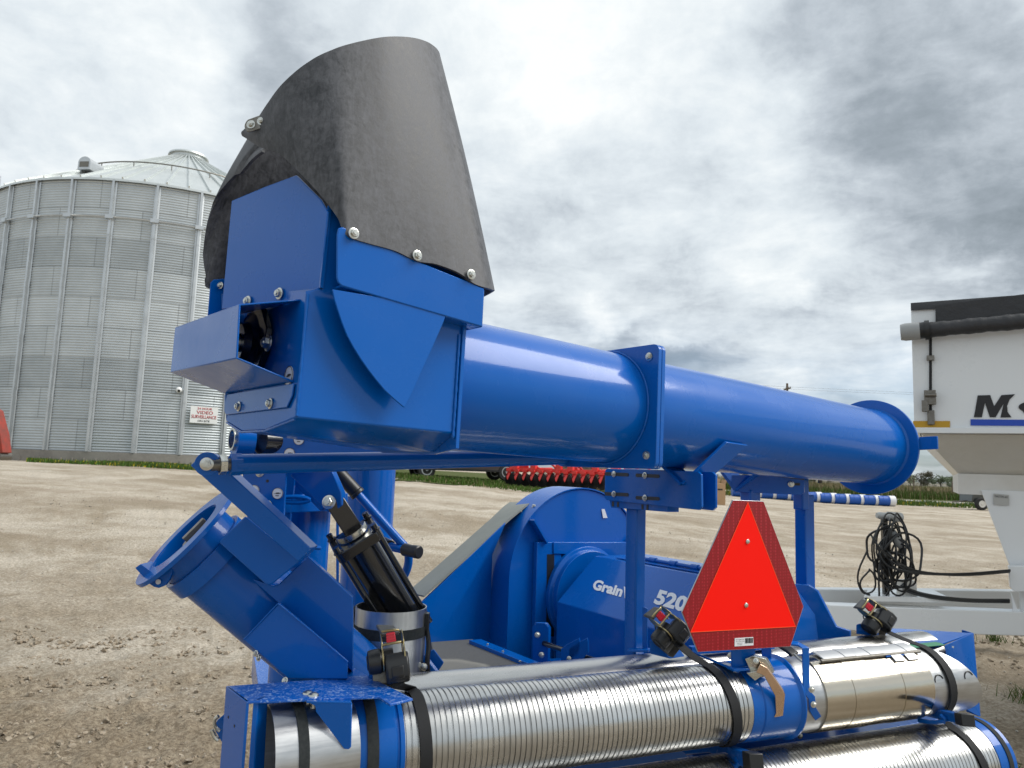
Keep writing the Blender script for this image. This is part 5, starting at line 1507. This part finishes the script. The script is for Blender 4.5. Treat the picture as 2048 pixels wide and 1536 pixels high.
def s_at(px, line0=E0, d_=hu):
    """distance along an axis whose image falls on photo column px"""
    lo, hi = -1.0, 5.0
    for _ in range(50):
        m = (lo + hi) / 2; q = line0 + d_ * m - CAM; x = 1024 + F * q.dot(rt) / q.dot(fw)
        if x < px: lo = m
        else: hi = m
    return lo


HR = .0985
SLIDE = mat('satin_slide_plate', (.72, .73, .73), .45, .8, var=(20, .4, (.55, .56, .56)))


def ribbed(s0, s1, r, pitch=.0128):
    prof = [(s0, r - .012), (s0, r)]
    n = int((s1 - s0) / pitch)
    for i in range(n):
        z = s0 + .004 + i * pitch + random.uniform(-.0006, .0006)
        prof += [(z + pitch * .04, r - .0032), (z + pitch * .17, r - .0032), (z + pitch * .22, r), (z + pitch * .93, r + random.uniform(-.0001, .0004))]
    prof += [(s1, r), (s1, r - .012)]
    return prof


def on_axis(o, prof, n=72, closed=False, d_=hu):
    mb = MB(); mb.lathe(o, d_, prof, n, closed=closed, cap=False); return mb


sA = s_at(787); sB = s_at(1460); sC = s_at(1556); sD = s_at(1600); sE = s_at(1808); sF = s_at(1905)
hose = thing('flexible_hose', 'ribbed bright metal suction hose with blue cuffs lying across the top of the rack', 'hose', E0, 'ribbed metal hoses strapped on the rack')
on_axis(E0, ribbed(sA, sB, HR), 96, closed=True).build('ribbed_tube', HOSE, hose, ang=24)
s1 = s_at(690)
on_axis(E0, [(s1, HR - .012), (s1, HR - .001), (s1 + .02, HR), (sA - .014, HR), (sA - .012, HR - .003), (sA - .008, HR - .003), (sA - .006, HR + .0012), (sA + .003, HR + .0012), (sA + .003, HR - .012)], closed=True).build('cuff', BLUE, hose, ang=24)
o = on_axis(E0, [(s_at(718), HR), (s_at(718), HR + .003), (s_at(740), HR + .003), (s_at(740), HR)], closed=True).build('foam_band', FOAM, hose)
sm_ = s_at(1478)
cf = on_axis(E0, [(sB - .003, HR - .01), (sB - .003, HR + .0012), (sm_, HR + .0012), (sm_ + .002, HR - .001), (sm_ + .006, HR + .002), (sC - .012, HR + .002), (sC - .004, HR + .009), (sC, HR + .009), (sC + .004, HR + .003), (sC + .004, HR - .01)], closed=True).build('cuff', BLUE, hose, ang=24)
q = E0 + hu * (sA + .045) - hback * (HR * .72) + hupz * (HR * .72)
bolt(P(803, 1438, 1.60), (CAM - P(803, 1438, 1.6)).normalized(), .0035, hose)
bolt(P(1486, 1421, 1.90), V((.1, -1, .1)), .0035, hose)
# over centre latch on the right cuff
la = [P(1500, 1322, 1.84), P(1516, 1350, 1.85), P(1534, 1352, 1.79), P(1562, 1378, 1.79), P(1568, 1425, 1.82)]
mb = MB(); mb.prism([P(x, y, 1.865) for x, y in ((1490, 1318), (1505, 1312), (1532, 1318), (1548, 1345), (1525, 1355), (1505, 1352))], V((.01, .02, 0))); mb.prism([P(x, y, 1.85) for x, y in ((1493, 1346), (1527, 1340), (1535, 1352), (1524, 1352), (1510, 1362))], V((.005, .02, 0))); lt = mb.build('latch_base', BOLTM, cf, .001)
mb = MB(); mb.prism([P(x, y, 1.845) for x, y in ((1512, 1345), (1520, 1328), (1535, 1336), (1566, 1380), (1570, 1390), (1566, 1432), (1548, 1435), (1552, 1426), (1550, 1392), (1528, 1352))], V((.006, .014, 0))); mb.build('latch_lever', COPPER, cf, .0015)
bolt(P(1512, 1322, 1.85), V((0, -1, .2)), .006, cf)

# suction nozzle to the right
nz = thing('suction_nozzle', 'shiny perforated steel suction nozzle fitted to the right end of the upper hose', 'nozzle', E0 + hu * sC)
on_axis(E0, [(sC, HR - .006), (sC, HR - .002), (sD, HR - .002), (sD, HR - .006)], closed=True).build('sleeve', ALU, nz, ang=30)
segs = [sD, s_at(1655), s_at(1700), s_at(1752), sE]
for i, (x0, x1) in enumerate(zip(segs, segs[1:])):
    r_ = HR + .002 + .0012 * (i % 2)
    on_axis(E0, [(x0, r_ - .004), (x0, r_), (x1 + .001, r_), (x1 + .001, r_ - .004)], closed=True).build('slotted_ring', SHINY, nz, ang=30)
# slanted end
mb = MB(); n = 72; xo = hu.orthogonal().normalized(); vs = []
prof_r = HR - .002
for ring in (0, 1, 2, 3):
    for i in range(n):
        a = 2 * PI * i / n; rad = -hback * math.cos(a) + hupz * math.sin(a)
        cut = .105 + .085 * math.cos(a) - .05 * math.sin(a)
        s_ = sE - .002 if ring in (0, 3) else sE + cut
        r_ = prof_r if ring in (0, 1) else prof_r - .003
        vs.append(E0 + hu * s_ + rad * r_)
fs = [(j * n + i, j * n + (i + 1) % n, ((j + 1) % 4) * n + (i + 1) % n, ((j + 1) % 4) * n + i) for j in range(4) for i in range(n)]
mb.add(vs, fs).build('nozzle_tip', ALU, nz, ang=40)
# slide plates along the top of the nozzle
def cyl_patch(s0, s1, a0, a1, r_, th_):
    """curved plate on the hose cylinder; angles in degrees from the camera side, 90 = top"""
    A = []; B = []
    for k in range(9):
        a = R(a0 + (a1 - a0) * k / 8); rad = -hback * math.cos(a) + hupz * math.sin(a); A.append(rad)
    pts = [E0 + hu * s0 + q * r_ for q in A] + [E0 + hu * s0 + q * (r_ + th_) for q in reversed(A)]
    mb = MB(); mb.prism(pts, hu * (s1 - s0)); return mb


plates = [(1625, 1668), (1668, 1690), (1690, 1718), (1718, 1745), (1745, 1790), (1790, 1812)]
for i, (x0, x1) in enumerate(plates):
    cyl_patch(s_at(x0), s_at(x1) - .0015, 66, 92, HR + .006 + .0012 * (i % 2), 0.0035).build('slide_plate', SLIDE, nz, .0006)
cyl_patch(s_at(1618), s_at(1815), 62, 66, HR + .004, .006).build('slide_rail', DSTEEL, nz, .001)
cyl_patch(s_at(1745), s_at(1800), 60, 69, HR + .0038, .003).build('slide_tab', BLUE, nz, .001)
for x in (1762, 1788):
    k = cyl_patch(s_at(x - 8), s_at(x + 12), 50, 68, HR + .004, .004).build('clip', ALU, nz, .001)
cyl_patch(s_at(1815), s_at(1880), 78, 96, HR + .001, .0015).build('green_label', mat('green_label', (.05, .22, .12), .5), nz)
for x in (1822, 1880):
    mb = MB(); a = R(14); rad = -hback * math.cos(a) + hupz * math.sin(a); c = E0 + hu * s_at(x) + rad * (prof_r + .0005) ; up2 = rad.cross(hu)
    mb.tube([c + (hu * math.cos(t) + up2 * math.sin(t)) * .017 for t in [R(20 + 24 * k) for k in range(8)]], .0016, 6); mb.build('keyhole', BLACK, nz)

# blue drop bracket around the nozzle (belongs to the rack)
mb = MB(); mb.ribbon([P(1540, 1281, 1.93), P(1596, 1288, 1.92), P(1611, 1296, 1.91), P(1612, 1372, 1.90), P(1615, 1386, 1.89), P(1623, 1395, 1.89), P(1625, 1418, 1.89), P(1636, 1436, 1.90)], V((1, .2, 0)), .019, .005)
db = mb.build('drop_bracket', BLUE, gv, .001)
for x, y in ((1623, 1379), (1627, 1409)): bolt(P(x, y, 1.885), V((.1, -1, .05)), .0066, db)
bolt(P(1600, 1472, 2.0), V((0, -1, -.2)), .0062, db); bolt(P(1828, 1428, 2.12), V((0, -1, -.2)), .0062, db)
mb = MB(); mb.bar(P(1395, 1309, 2.0), P(1470, 1340, 1.86), hback, .03, .006); sb0 = mb.build('sign_bracket', BLUE, gv, .001); mb = MB(); mb.bar(P(1486, 1292, 1.88), P(1486, 1332, 1.88), V((1, .2, 0)), .065, .006); mb.bar(P(1460, 1338, 1.86), P(1508, 1334, 1.89), hback, .03, .006); sb1 = mb.build('sign_bracket', BLUE, gv, .001); mb = MB(); mb.bar(P(1533, 1290, 1.98), P(1533, 1330, 1.98), V((1, 0, 0)), .025, .005)
sb = mb.build('sign_bracket', BLUE, gv, .001)
bolt(P(1462, 1312, 1.9), V((-.3, -1, 0)), .0075, sb)
mb = MB(); mb.bar(P(1380, 1300, 2.05), P(1545, 1290, 2.15), Z, .02, .02); mb.build('cross_bar', BLUE, gv, .001)

# left open pipe
lp_ = thing('steel_pipe', 'short shiny steel pipe with open mouth and black band under the left rack plate', 'pipe', E0)
hl = V((math.cos(R(28)), math.sin(R(28)), 0)); PE = P(532, 1512, 1.46); PR = .0965
on_axis(PE, [(0, PR - .004), (0, PR - .001), (.165, PR - .001), (.165, PR - .004)], closed=True, d_=hl).build('pipe_wall', ALU, lp_, ang=30)
on_axis(PE, [(s_at(577, PE, hl), PR - .001), (s_at(577, PE, hl), PR + .002), (s_at(597, PE, hl), PR + .002), (s_at(597, PE, hl), PR - .001)], closed=True, d_=hl).build('foam_band', FOAM, lp_)

# back smooth pipe
K0 = E0 + hback * .172 - Z * .004
bp = thing('smooth_pipe', 'long smooth aluminium pipe lying behind the ribbed hose on the rack', 'pipe', K0 + hu * .2)
sk0 = s_at(770, K0); sk1 = s_at(1850, K0)
on_axis(K0, [(sk0, .088), (sk0, .092), (sk1, .092), (sk1, .088)], closed=True).build('pipe_wall', ALUH, bp, ang=30)
mb = cyl_patch(0, .01, 0, 10, .1, .01)

# lower hose
LR = .108; K1 = P(1962, 1512, 2.18); lb = K1 - hu * 1.9
lh = thing('flexible_hose', 'ribbed metal hose with wide blue cuff lying on the lower right of the rack', 'hose', lb, 'ribbed metal hoses strapped on the rack')
on_axis(lb, ribbed(0, 1.9 - .062, LR, .0135), 96, closed=True).build('ribbed_tube', HOSE, lh, ang=24)
cf2 = on_axis(lb, [(1.9 - .065, LR - .01), (1.9 - .065, LR + .002), (1.9, LR + .002), (1.903, LR), (1.903, LR - .012)], closed=True).build('cuff', BLUE, lh, ang=24)
on_axis(lb, [(1.9 - .032, LR + .001), (1.9 - .032, LR + .0045), (1.9 - .016, LR + .0045), (1.9 - .016, LR + .001)], closed=True).build('foam_band', FOAM, lh)

# short upright pipe
vc = P(783, 1212, 2.0); vr = .0965
vp = thing('upright_pipe', 'short galvanised pipe standing upright with a black band near its rim', 'pipe', (vc.x, vc.y, vc.z - .36))
mb = MB(); mb.lathe(V((vc.x, vc.y, vc.z - .36)), (0, 0, 1), [(0, vr - .003), (0, vr), (.36, vr), (.36, vr - .003)], 72, closed=True); mb.build('pipe_wall', GALV, vp, ang=30)
mb = MB(); mb.lathe(V((vc.x, vc.y, vc.z - .073)), (0, 0, 1), [(0, vr), (0, vr + .002), (.027, vr + .002), (.027, vr)], 72, closed=True); mb.build('foam_band', FOAM, vp)
mb = MB(); q = V((vc.x + vr + .004, vc.y - .01, vc.z - .035)); mb.box(q, (.006, 0, 0), (0, .012, 0), (0, 0, .022)); mb.tube([q + V((0, 0, -.02)), q + V((.008, 0, -.06)), q + V((.006, -.01, -.10)), q + V((.010, 0, -.15))], .007, 8, 2); mb.build('band_latch', BLACK, vp, .002)
mb = MB(); q2 = q + V((-.002, -.02, -.115)); mb.ball(q2, .011, 10, (1, .6, 1)); mb.lathe(q2 + V((0.003, 0, -.02)), (0, -1, 0), [(0, .006), (0, .009), (.003, .009), (.003, .006)], 16, closed=True); mb.build('tag_ring', BOLTM, vp)

# ================================================================== rack
ZR = P(560, 1385, 1.50).z


def HR_(x, y, dz=0.0): return H(x, y, V((0, 0, ZR + dz)), Z)


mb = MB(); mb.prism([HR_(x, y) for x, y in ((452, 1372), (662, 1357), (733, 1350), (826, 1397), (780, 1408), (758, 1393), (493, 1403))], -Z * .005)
rk = mb.build('rack_top_plate', BLUEFLECK, gv, .0012)
e0, e1 = HR_(452, 1373), HR_(493, 1403)
mb = MB(); mb.prism([e0, e1, V((e1.x, e1.y, .55)), V((e0.x, e0.y, .55))], V((.005, .002, 0))); rkend = mb.build('rack_end_plate', BLUE, gv, .001)
for x, y in ((457, 1434), (469, 1452)):
    q = H(x, y, e0, (e1 - e0).cross(Z).normalized()); n_ = (e1 - e0).cross(Z).normalized(); n_ = n_ if n_.dot(CAM - q) > 0 else -n_
    mb = MB(); mb.lathe(q + n_ * .0003, n_, [(0, .0028), (.0006, .0028)], 10); mb.build('hole', BLACK, rkend)
o2 = V((.028, .014, 0)); mb = MB(); mb.prism([e1 + o2 * .4, e1 + o2 * .7, V(((e1 + o2).x, (e1 + o2).y, .55)), V(((e1 + o2 * .4).x, (e1 + o2 * .4).y, .55))], V((.01, .03, 0))); mb.build('rack_upright', BLUE, gv, .002)
for x, y in ((616, 1387), (627, 1391)):
    q = HR_(x, y); mb = MB(); mb.lathe(q, Z, [(0, .011), (.003, .010), (.006, .005), (.0065, 0)], 18); mb.build('round_bolt', BOLTM, rk)
    mb = MB(); mb.cyl(q - Z * .006, q - Z * .03, .006, 8); mb.build('round_bolt', BOLTM, rk)
mb = MB(); mb.prism([P(x, y, 1.44) for x, y in ((613, 1403), (700, 1404), (703, 1408), (701, 1495), (697, 1499), (688, 1498), (632, 1424), (630, 1412))], V((.001, .004, 0))); mb.prism([P(613, 1402, 1.44), P(703, 1404, 1.44), P(702, 1397, 1.50), P(612, 1396, 1.50)], -Z * .004); mb.build('triangle_bracket', BLUE, gv, .001)
mb = MB(); mb.prism([HR_(x, y, -.004) for x, y in ((663, 1340), (706, 1334), (735, 1350), (664, 1357))], -Z * .04); mb.build('rack_tab', BLUE, gv, .002)
mb = MB(); mb.prism([P(x, y, 1.62) for x, y in ((735, 1357), (741, 1327), (764, 1345), (755, 1367))], V((.04, .02, 0))); mb.build('strap_bracket', BLUE, gv, .002)
# right rack end
ZR2 = P(1860, 1275, 2.4).z
mb = MB(); mb.prism([H(x, y, V((0, 0, ZR2)), Z) for x, y in ((1718, 1256), (1800, 1257), (1944, 1266), (1876, 1290), (1840, 1287), (1768, 1276))], -Z * .005); rr2 = mb.build('rack_top_plate', BLUE, gv, .001)
a = H(1944, 1266, V((0, 0, ZR2)), Z); mb = MB(); d_r = P(1957, 1432, 2.3)
mb.prism([a, H(1876, 1290, V((0, 0, ZR2)), Z) + V((.02, .0, 0)), P(1900, 1350, 2.32), P(1935, 1420, 2.32), P(1958, 1433, 2.36)], V((.008, .004, 0)))
mb.prism([a, P(1958, 1433, a.y), P(1950, 1433, a.y - .02) + V((0, .05, 0)), a + V((-.005, .05, 0))], V((.006, 0, 0)))
re_ = mb.build('rack_end_plate', BLUE, gv, .001)
for x, y in ((1906, 1294), (1916, 1422)):
    mb = MB(); q = P(x, y, 2.28); mb.lathe(q, (CAM - q), [(0, .004), (.001, .004)], 4); mb.build('square_hole', STICK, re_)
# rack cross bars under the hoses
mb = MB(); mb.bar(P(1430, 1494, 2.0), P(1500, 1520, 1.78), Z, .035, .03); mb.bar(P(1380, 1498, 2.15), P(1445, 1490, 1.98), Z, .03, .04); ra_ = mb.build('rack_arm', BLUE, gv, .003)
mb = MB(); mb.bar(P(1498, 1519, 1.785), P(1514, 1526, 1.745), Z, .040, .035); mb.build('end_cap', BLACK, ra_, .002)
mb = MB(); mb.bar(P(1845, 1420, 2.2), P(1925, 1438, 1.98), Z, .026, .03); ra_ = mb.build('rack_arm', BLUE, gv, .003)
mb = MB(); mb.bar(P(1922, 1437.5, 1.985), P(1937, 1441, 1.945), Z, .031, .034); mb.build('end_cap', BLACK, ra_, .002)
for (p_, q_) in (((1425, 1530), (1480, 1531)), ((1838, 1441), (1895, 1443))):
    mb = MB(); a, b = P(*p_, 1.92 if p_[0] < 1500 else 2.1), P(*q_, 1.8 if p_[0] < 1500 else 2.02); mb.tube([a, a.lerp(b, .5) - Z * .004, b, b + V((0.0, .03, .005))], .006, 8, 1); mb.build('strap_hook_loop', BLUE, gv)
mb = MB(); mb.bar(P(1380, 1512, 2.2), P(1850, 1432, 2.34), Z, .02, .12); mb.build('rack_shelf', BLUE, gv, .002)
# chassis below the rack
mb = MB()
for off in (.02, .55):
    a = E0 + hback * off - Z * .30; mb = MB(); mb.bar(a - hu * .0, a + hu * 2.1, Z, .10, .08); mb.build('chassis_beam', BLUE, gv, .003)
mb = MB(); mb.bar(E0 + hback * .5 + hu * .1 - Z * .30, E0 + hback * 1.9 + hu * .1 - Z * .3, Z, .1, .08); mb.build('chassis_beam', BLUE, gv, .003); mb = MB(); mb.bar(E0 + hback * .5 + hu * 1.9 - Z * .30, E0 + hback * 1.9 + hu * 1.9 - Z * .3, Z, .1, .08); mb.build('chassis_beam', BLUE, gv, .003)
for s_ in (.35, 1.9):
    c = E0 + hu * s_ + hback * 1.0; c.z = .30; mb = MB(); mb.lathe(c - hu * .1, hu, [(0, .16), (0, .28), (.02, .30), (.18, .30), (.2, .28), (.2, .16)], 32); wh = mb.build('wheel', TYRE, gv)
    mb = MB(); mb.lathe(c - hu * .105, hu, [(0, .17), (.21, .17)], 24); mb.build('rim', WHITE, wh)
    mb = MB(); mb.bar(c, c + Z * .40, hback, .08, .06); mb.build('axle_leg', BLUE, gv)
# hook at the left edge of the end plate
mb = MB(); mb.tube([P(437, 1432, 1.6), P(428, 1440, 1.6), P(430, 1455, 1.6), P(440, 1462, 1.6)], .004, 8, 2); mb.tube([P(423, 1460, 1.58), P(430, 1475, 1.58), P(437, 1480, 1.58)], .005, 8, 1); mb.build('wire_hook', BOLTM, gv)
mb = MB(); mb.prism([P(x, y, 1.62) for x, y in ((426, 1455), (434, 1440), (448, 1428), (447, 1490), (440, 1480))], V((.01, .02, 0))); mb.build('side_ear', BLUE, gv, .002)

# ================================================================== slow moving vehicle sign
SLIDE_ = 0
SP0 = P(1490, 1160, 1.84)


def HV(x, y, off=0.0): return H(x, y, SP0 + w2 * off, w2)


def Z6(x, y, off=0.0): return HV(1200 + x / 3.011, 880 + y / 3.011, off)


smv = thing('slow_vehicle_sign', 'fluorescent orange red triangle sign with dark red reflective border on the rear', 'sign', HV(1490, 1300))
hexo = [(800, 364), (984, 371), (1223, 1002), (1145, 1242), (592, 1275), (496, 1036)]
c6 = V((sum(p[0] for p in hexo) / 6, sum(p[1] for p in hexo) / 6, 0))
mb = MB(); mb.prism([Z6(c6.x + (x - c6.x) * 1.008, c6.y + (y - c6.y) * 1.006) for x, y in hexo], -w2 * .003); mb.build('backing_plate', ALUEDGE, smv, .0005)
mb = MB(); mb.prism([Z6(*p, .0005) for p in hexo], w2 * .0006); mb.build('reflective_border', REFL, smv)
mb = MB(); mb.prism([Z6(*p, .0016) for p in ((891, 377), (1176, 1122), (547, 1156))], w2 * .0006); mb.build('triangle', FLUO, smv)
mb = MB()
tri = [Z6(*p, .0023) for p in ((891, 375), (1178, 1124), (545, 1158))]
for a, b in ((0, 1), (1, 2), (2, 0)): mb.bar(tri[a], tri[b], w2.cross(tri[b] - tri[a]), .0012, .0004)
mb.build('triangle_outline', mat('orange_line', (1.0, .10, .02), .5), smv)
for x, y in ((889, 611), (880, 995)):
    q = Z6(x, y, .0025); mb = MB(); mb.lathe(q, w2, [(0, .0062), (.001, .0062), (.003, .0048), (.004, .002), (.004, 0)], 18); mb.build('screw', BOLTM, smv)
lb4 = [Z6(*p, .0018) for p in ((810, 1243), (924, 1236), (922, 1186), (811, 1193))]
mb = MB(); mb.prism(lb4, w2 * .0004); st = mb.build('barcode_label', STICK, smv)
ox, vx_, vy_ = lb4[0] + w2 * .0006, lb4[1] - lb4[0], lb4[3] - lb4[0]
mb = MB(); x = .54
while x < .95:
    wd = random.choice((.012, .02, .03)); mb.prism([ox + vx_ * (x + a * wd) + vy_ * b for a, b in ((0, .3), (1, .3), (1, .92), (0, .92))], w2 * .0003); x += wd + random.choice((.012, .02))
mb.build('barcode', INK, st)
text_fit('REF 160007 SMV', ox + vx_ * .06 + vy_ * .72, vx_ * .44, vy_ * .13, INK, 'label_text', st, ext=0)
text_fit('SMV SIGN ALUM', ox + vx_ * .06 + vy_ * .52, vx_ * .44, vy_ * .10, INK, 'label_text', st, ext=0)
text_fit('MADE IN', ox + vx_ * .12 + vy_ * .30, vx_ * .28, vy_ * .10, INK, 'label_text', st, ext=0)
text_fit('CANADA', ox + vx_ * .12 + vy_ * .12, vx_ * .28, vy_ * .10, INK, 'label_text', st, ext=0)


# ================================================================== ratchet straps
def ratchet(name, lab, org, rot, sc, strap_pts, wv, base_loc, wtex=.026, flip=1):
    """ratchet written in its own frame (x along the drum, y up the strap, z out) then placed"""
    t = thing(name, lab, 'ratchet strap', base_loc, 'ratchet straps holding the hoses')
    M = Matrix.Translation(org) @ rot @ Matrix.Scale(sc, 4)

    def fin(mb, nm, m_, bev=0.0, par=None, ang=32):
        mb.v = [M @ v for v in mb.v]; return mb.build(nm, m_, par or t, bev, ang)
    mb = MB(); mb.lathe((-.050, 0, 0), (1, 0, 0), [(0, .0), (0, .021), (.002, .027), (.010, .029), (.030, .029), (.034, .026), (.062, .026)], 36); dr = fin(mb, 'drum_cover', BLACK)
    mb = MB(); mb.lathe((-.0505, 0, 0), (-1, 0, 0), [(0, .014), (0, .0165), (.0015, .0165), (.0015, .014)], 30, closed=True); fin(mb, 'drum_ring', BLACK, par=dr)
    mb = MB(); pr_ = [(.012, .030), (-.005, .038), (-.022, .040), (-.045, .034), (-.056, .022), (-.058, -.012), (-.040, -.022), (.004, -.020)]
    mb.prism([(-.010, y, z) for y, z in pr_], (.056, 0, 0)); hs_ = fin(mb, 'housing', BLACK, .005 * sc)
    mb = MB(); mb.prism([(.002, y, z + .0) for y, z in ((-.02, .043), (-.044, .037), (-.050, .030), (-.02, .030))], (.030, 0, 0)); fin(mb, 'housing_cap', BLACK, .003 * sc, par=hs_)
    for x in (-.014, .038):
        mb = MB(); Q = []
        for k in range(15):
            a = R(-60 + 16 * k); Q.append((x, .033 * math.sin(a) + .004, .033 * math.cos(a) + .002))
        Q += [(x, .070, -.022), (x, .074, -.008), (x, .060, .004), (x, .040, .026)]
        mb = MB(); mb.tube([V(q) for q in Q[:15]], .0022, 6); fin(mb, 'ratchet_rim', GOLD)
        mb = MB(); mb.prism([(x, y, z) for y, z in ((.010, .020), (.034, .024), (.050, .018), (.064, .006), (.064, -.010), (.05, -.014), (.01, -.012))], (.0025, 0, 0)); fin(mb, 'side_plate', GOLD, .0006 * sc)
    mb = MB(); mb.prism([(x, y, z) for x, y, z in ((-.010, .058, .020), (.032, .058, .020), (.020, .078, .010), (-.022, .086, .008))], (0, -.006, -.018)); fin(mb, 'handle', GREY, .003 * sc)
    mb = MB(); mb.prism([(x, y, .012) for x, y in ((-.002, .038), (.022, .038), (.020, .060), (.0, .060))], (0, 0, .009)); lev = fin(mb, 'release_lever', REDPL, .002 * sc)
    mb = MB()
    for k in range(4): mb.box((.010, .038 + .006 * k, .0225), (.011, 0, 0), (0, .0013, 0), (0, 0, .0012))
    fin(mb, 'lever_rib', REDPL, par=lev)
    mb = MB(); mb.tube([(-.012, .032, .014), (-.010, .034, .026), (.030, .034, .026), (.036, .034, .014)], .0032, 8, 1); mb.tube([(-.012, .062, .006), (-.008, .066, .020), (.028, .064, .020), (.034, .060, .006)], .003, 8, 1); fin(mb, 'frame_hoop', GOLD)
    mb = MB(); mb.prism([(-.040, y, z) for y, z in ((-.012, -.028), (-.05, -.030), (-.066, -.016), (-.062, -.034), (-.03, -.048), (0, -.04))], (.075, 0, 0)); fin(mb, 'base_bracket', DSTEEL, .001 * sc)
    for x, y, z in ((.046, -.018, .004), (.046, -.04, -.004)):
        b_ = bolt(M @ V((x, y, z)), (M.to_3x3() @ V((1, 0, 0))).normalized(), .0035 * sc, t)
    mb = MB(); mb.ribbon(strap_pts, wv, wtex, .0022); mb.build('webbing', WEB, t, ang=60)
    return t


def rotm(rx, ry, rz):
    return Matrix.Rotation(R(rz), 4, 'Y') @ Matrix.Rotation(R(rx), 4, 'X') @ Matrix.Rotation(R(90), 4, 'X') @ Matrix.Rotation(R(0), 4, 'Y') if False else (Matrix.Rotation(R(ry), 4, 'Z') @ Matrix.Rotation(R(rz), 4, 'Y') @ Matrix.Rotation(R(rx), 4, 'X') @ Matrix.Rotation(R(90), 4, 'X'))


def arc(sx0, line, r_, a0, a1, s_a, s_b, n=14):
    out = []
    for k in range(n + 1):
        a = R(a0 + (a1 - a0) * k / n); s_ = s_a + (s_b - s_a) * k / n
        out.append(line + hu * s_ + (-hback * math.cos(a) + hupz * math.sin(a)) * r_)
    return out


sa = s_at(826); o1 = P(777, 1319, 1.60)
pts = [P(790, 1352, 1.585), P(797, 1372, 1.575)] + arc(0, E0, HR + .004, 100, -70, sa - .004, sa + .01)
ratchet('ratchet_strap', 'black ratchet strap with red lever over the left end of the ribbed hose', o1, rotm(-18, 14, -8), .90, pts, hu, o1)
sa = s_at(1428); o2_ = P(1335, 1262, 1.97)
pts = [P(1352, 1284, 1.95), P(1385, 1312, 1.93)] + arc(0, E0, HR + .004, 88, -80, sa - .03, sa + .015)
ratchet('ratchet_strap', 'black ratchet strap with red lever just left of the red triangle sign', o2_, rotm(-20, 25, -42), .90, pts, hu, o2_)
sa = s_at(1850); o3 = P(1750, 1238, 2.35)
p_low = []
lsa = 0
for k in range(8):
    pass
sl_ = 1.9 - .155
pts = [P(1772, 1262, 2.33), P(1800, 1275, 2.3)] + arc(0, E0, HR + .004, 92, -62, sa - .03, sa + .0)
pts += [lb + hu * (sl_ + .03 * k / 8) + (-hback * math.cos(R(75 - 80 * k / 8)) + hupz * math.sin(R(75 - 80 * k / 8))) * (LR + .004) for k in range(9)]
ratchet('ratchet_strap', 'black ratchet strap holding the nozzle and lower hose at the right end of the rack', o3, rotm(-20, 25, -46), .92, pts, hu, o3)
mb = MB(); mb.prism([P(x, y, 2.36) for x, y in ((1712, 1249), (1720, 1247), (1756, 1268), (1755, 1274), (1712, 1268))], V((.05, .03, 0))); mb.build('strap_bracket', BLUE, gv, .002)
mb = MB(); mb.prism([P(x, y, 2.0) for x, y in ((1298, 1282), (1302, 1280), (1330, 1305), (1340, 1318), (1300, 1308))], V((.05, .03, 0))); sbk = mb.build('strap_bracket', BLUE, gv, .002)
# strap with hook passing behind the sign
o4 = P(1575, 1300, 2.0)
t4 = thing('strap_hook', 'black strap with steel hook leaving from behind the red triangle sign', 'strap', o4)
mb = MB(); mb.ribbon([P(1560, 1288, 2.02), P(1582, 1303, 1.98), P(1590, 1310, 1.97)], hu, .03, .009); mb.build('webbing', BLACK, t4, .002)
mb = MB(); mb.tube([P(1588, 1308, 1.97), P(1600, 1320, 1.95), P(1618, 1332, 1.93), P(1612, 1336, 1.94)], .0035, 8, 1); mb.build('hook', BOLTM, t4)
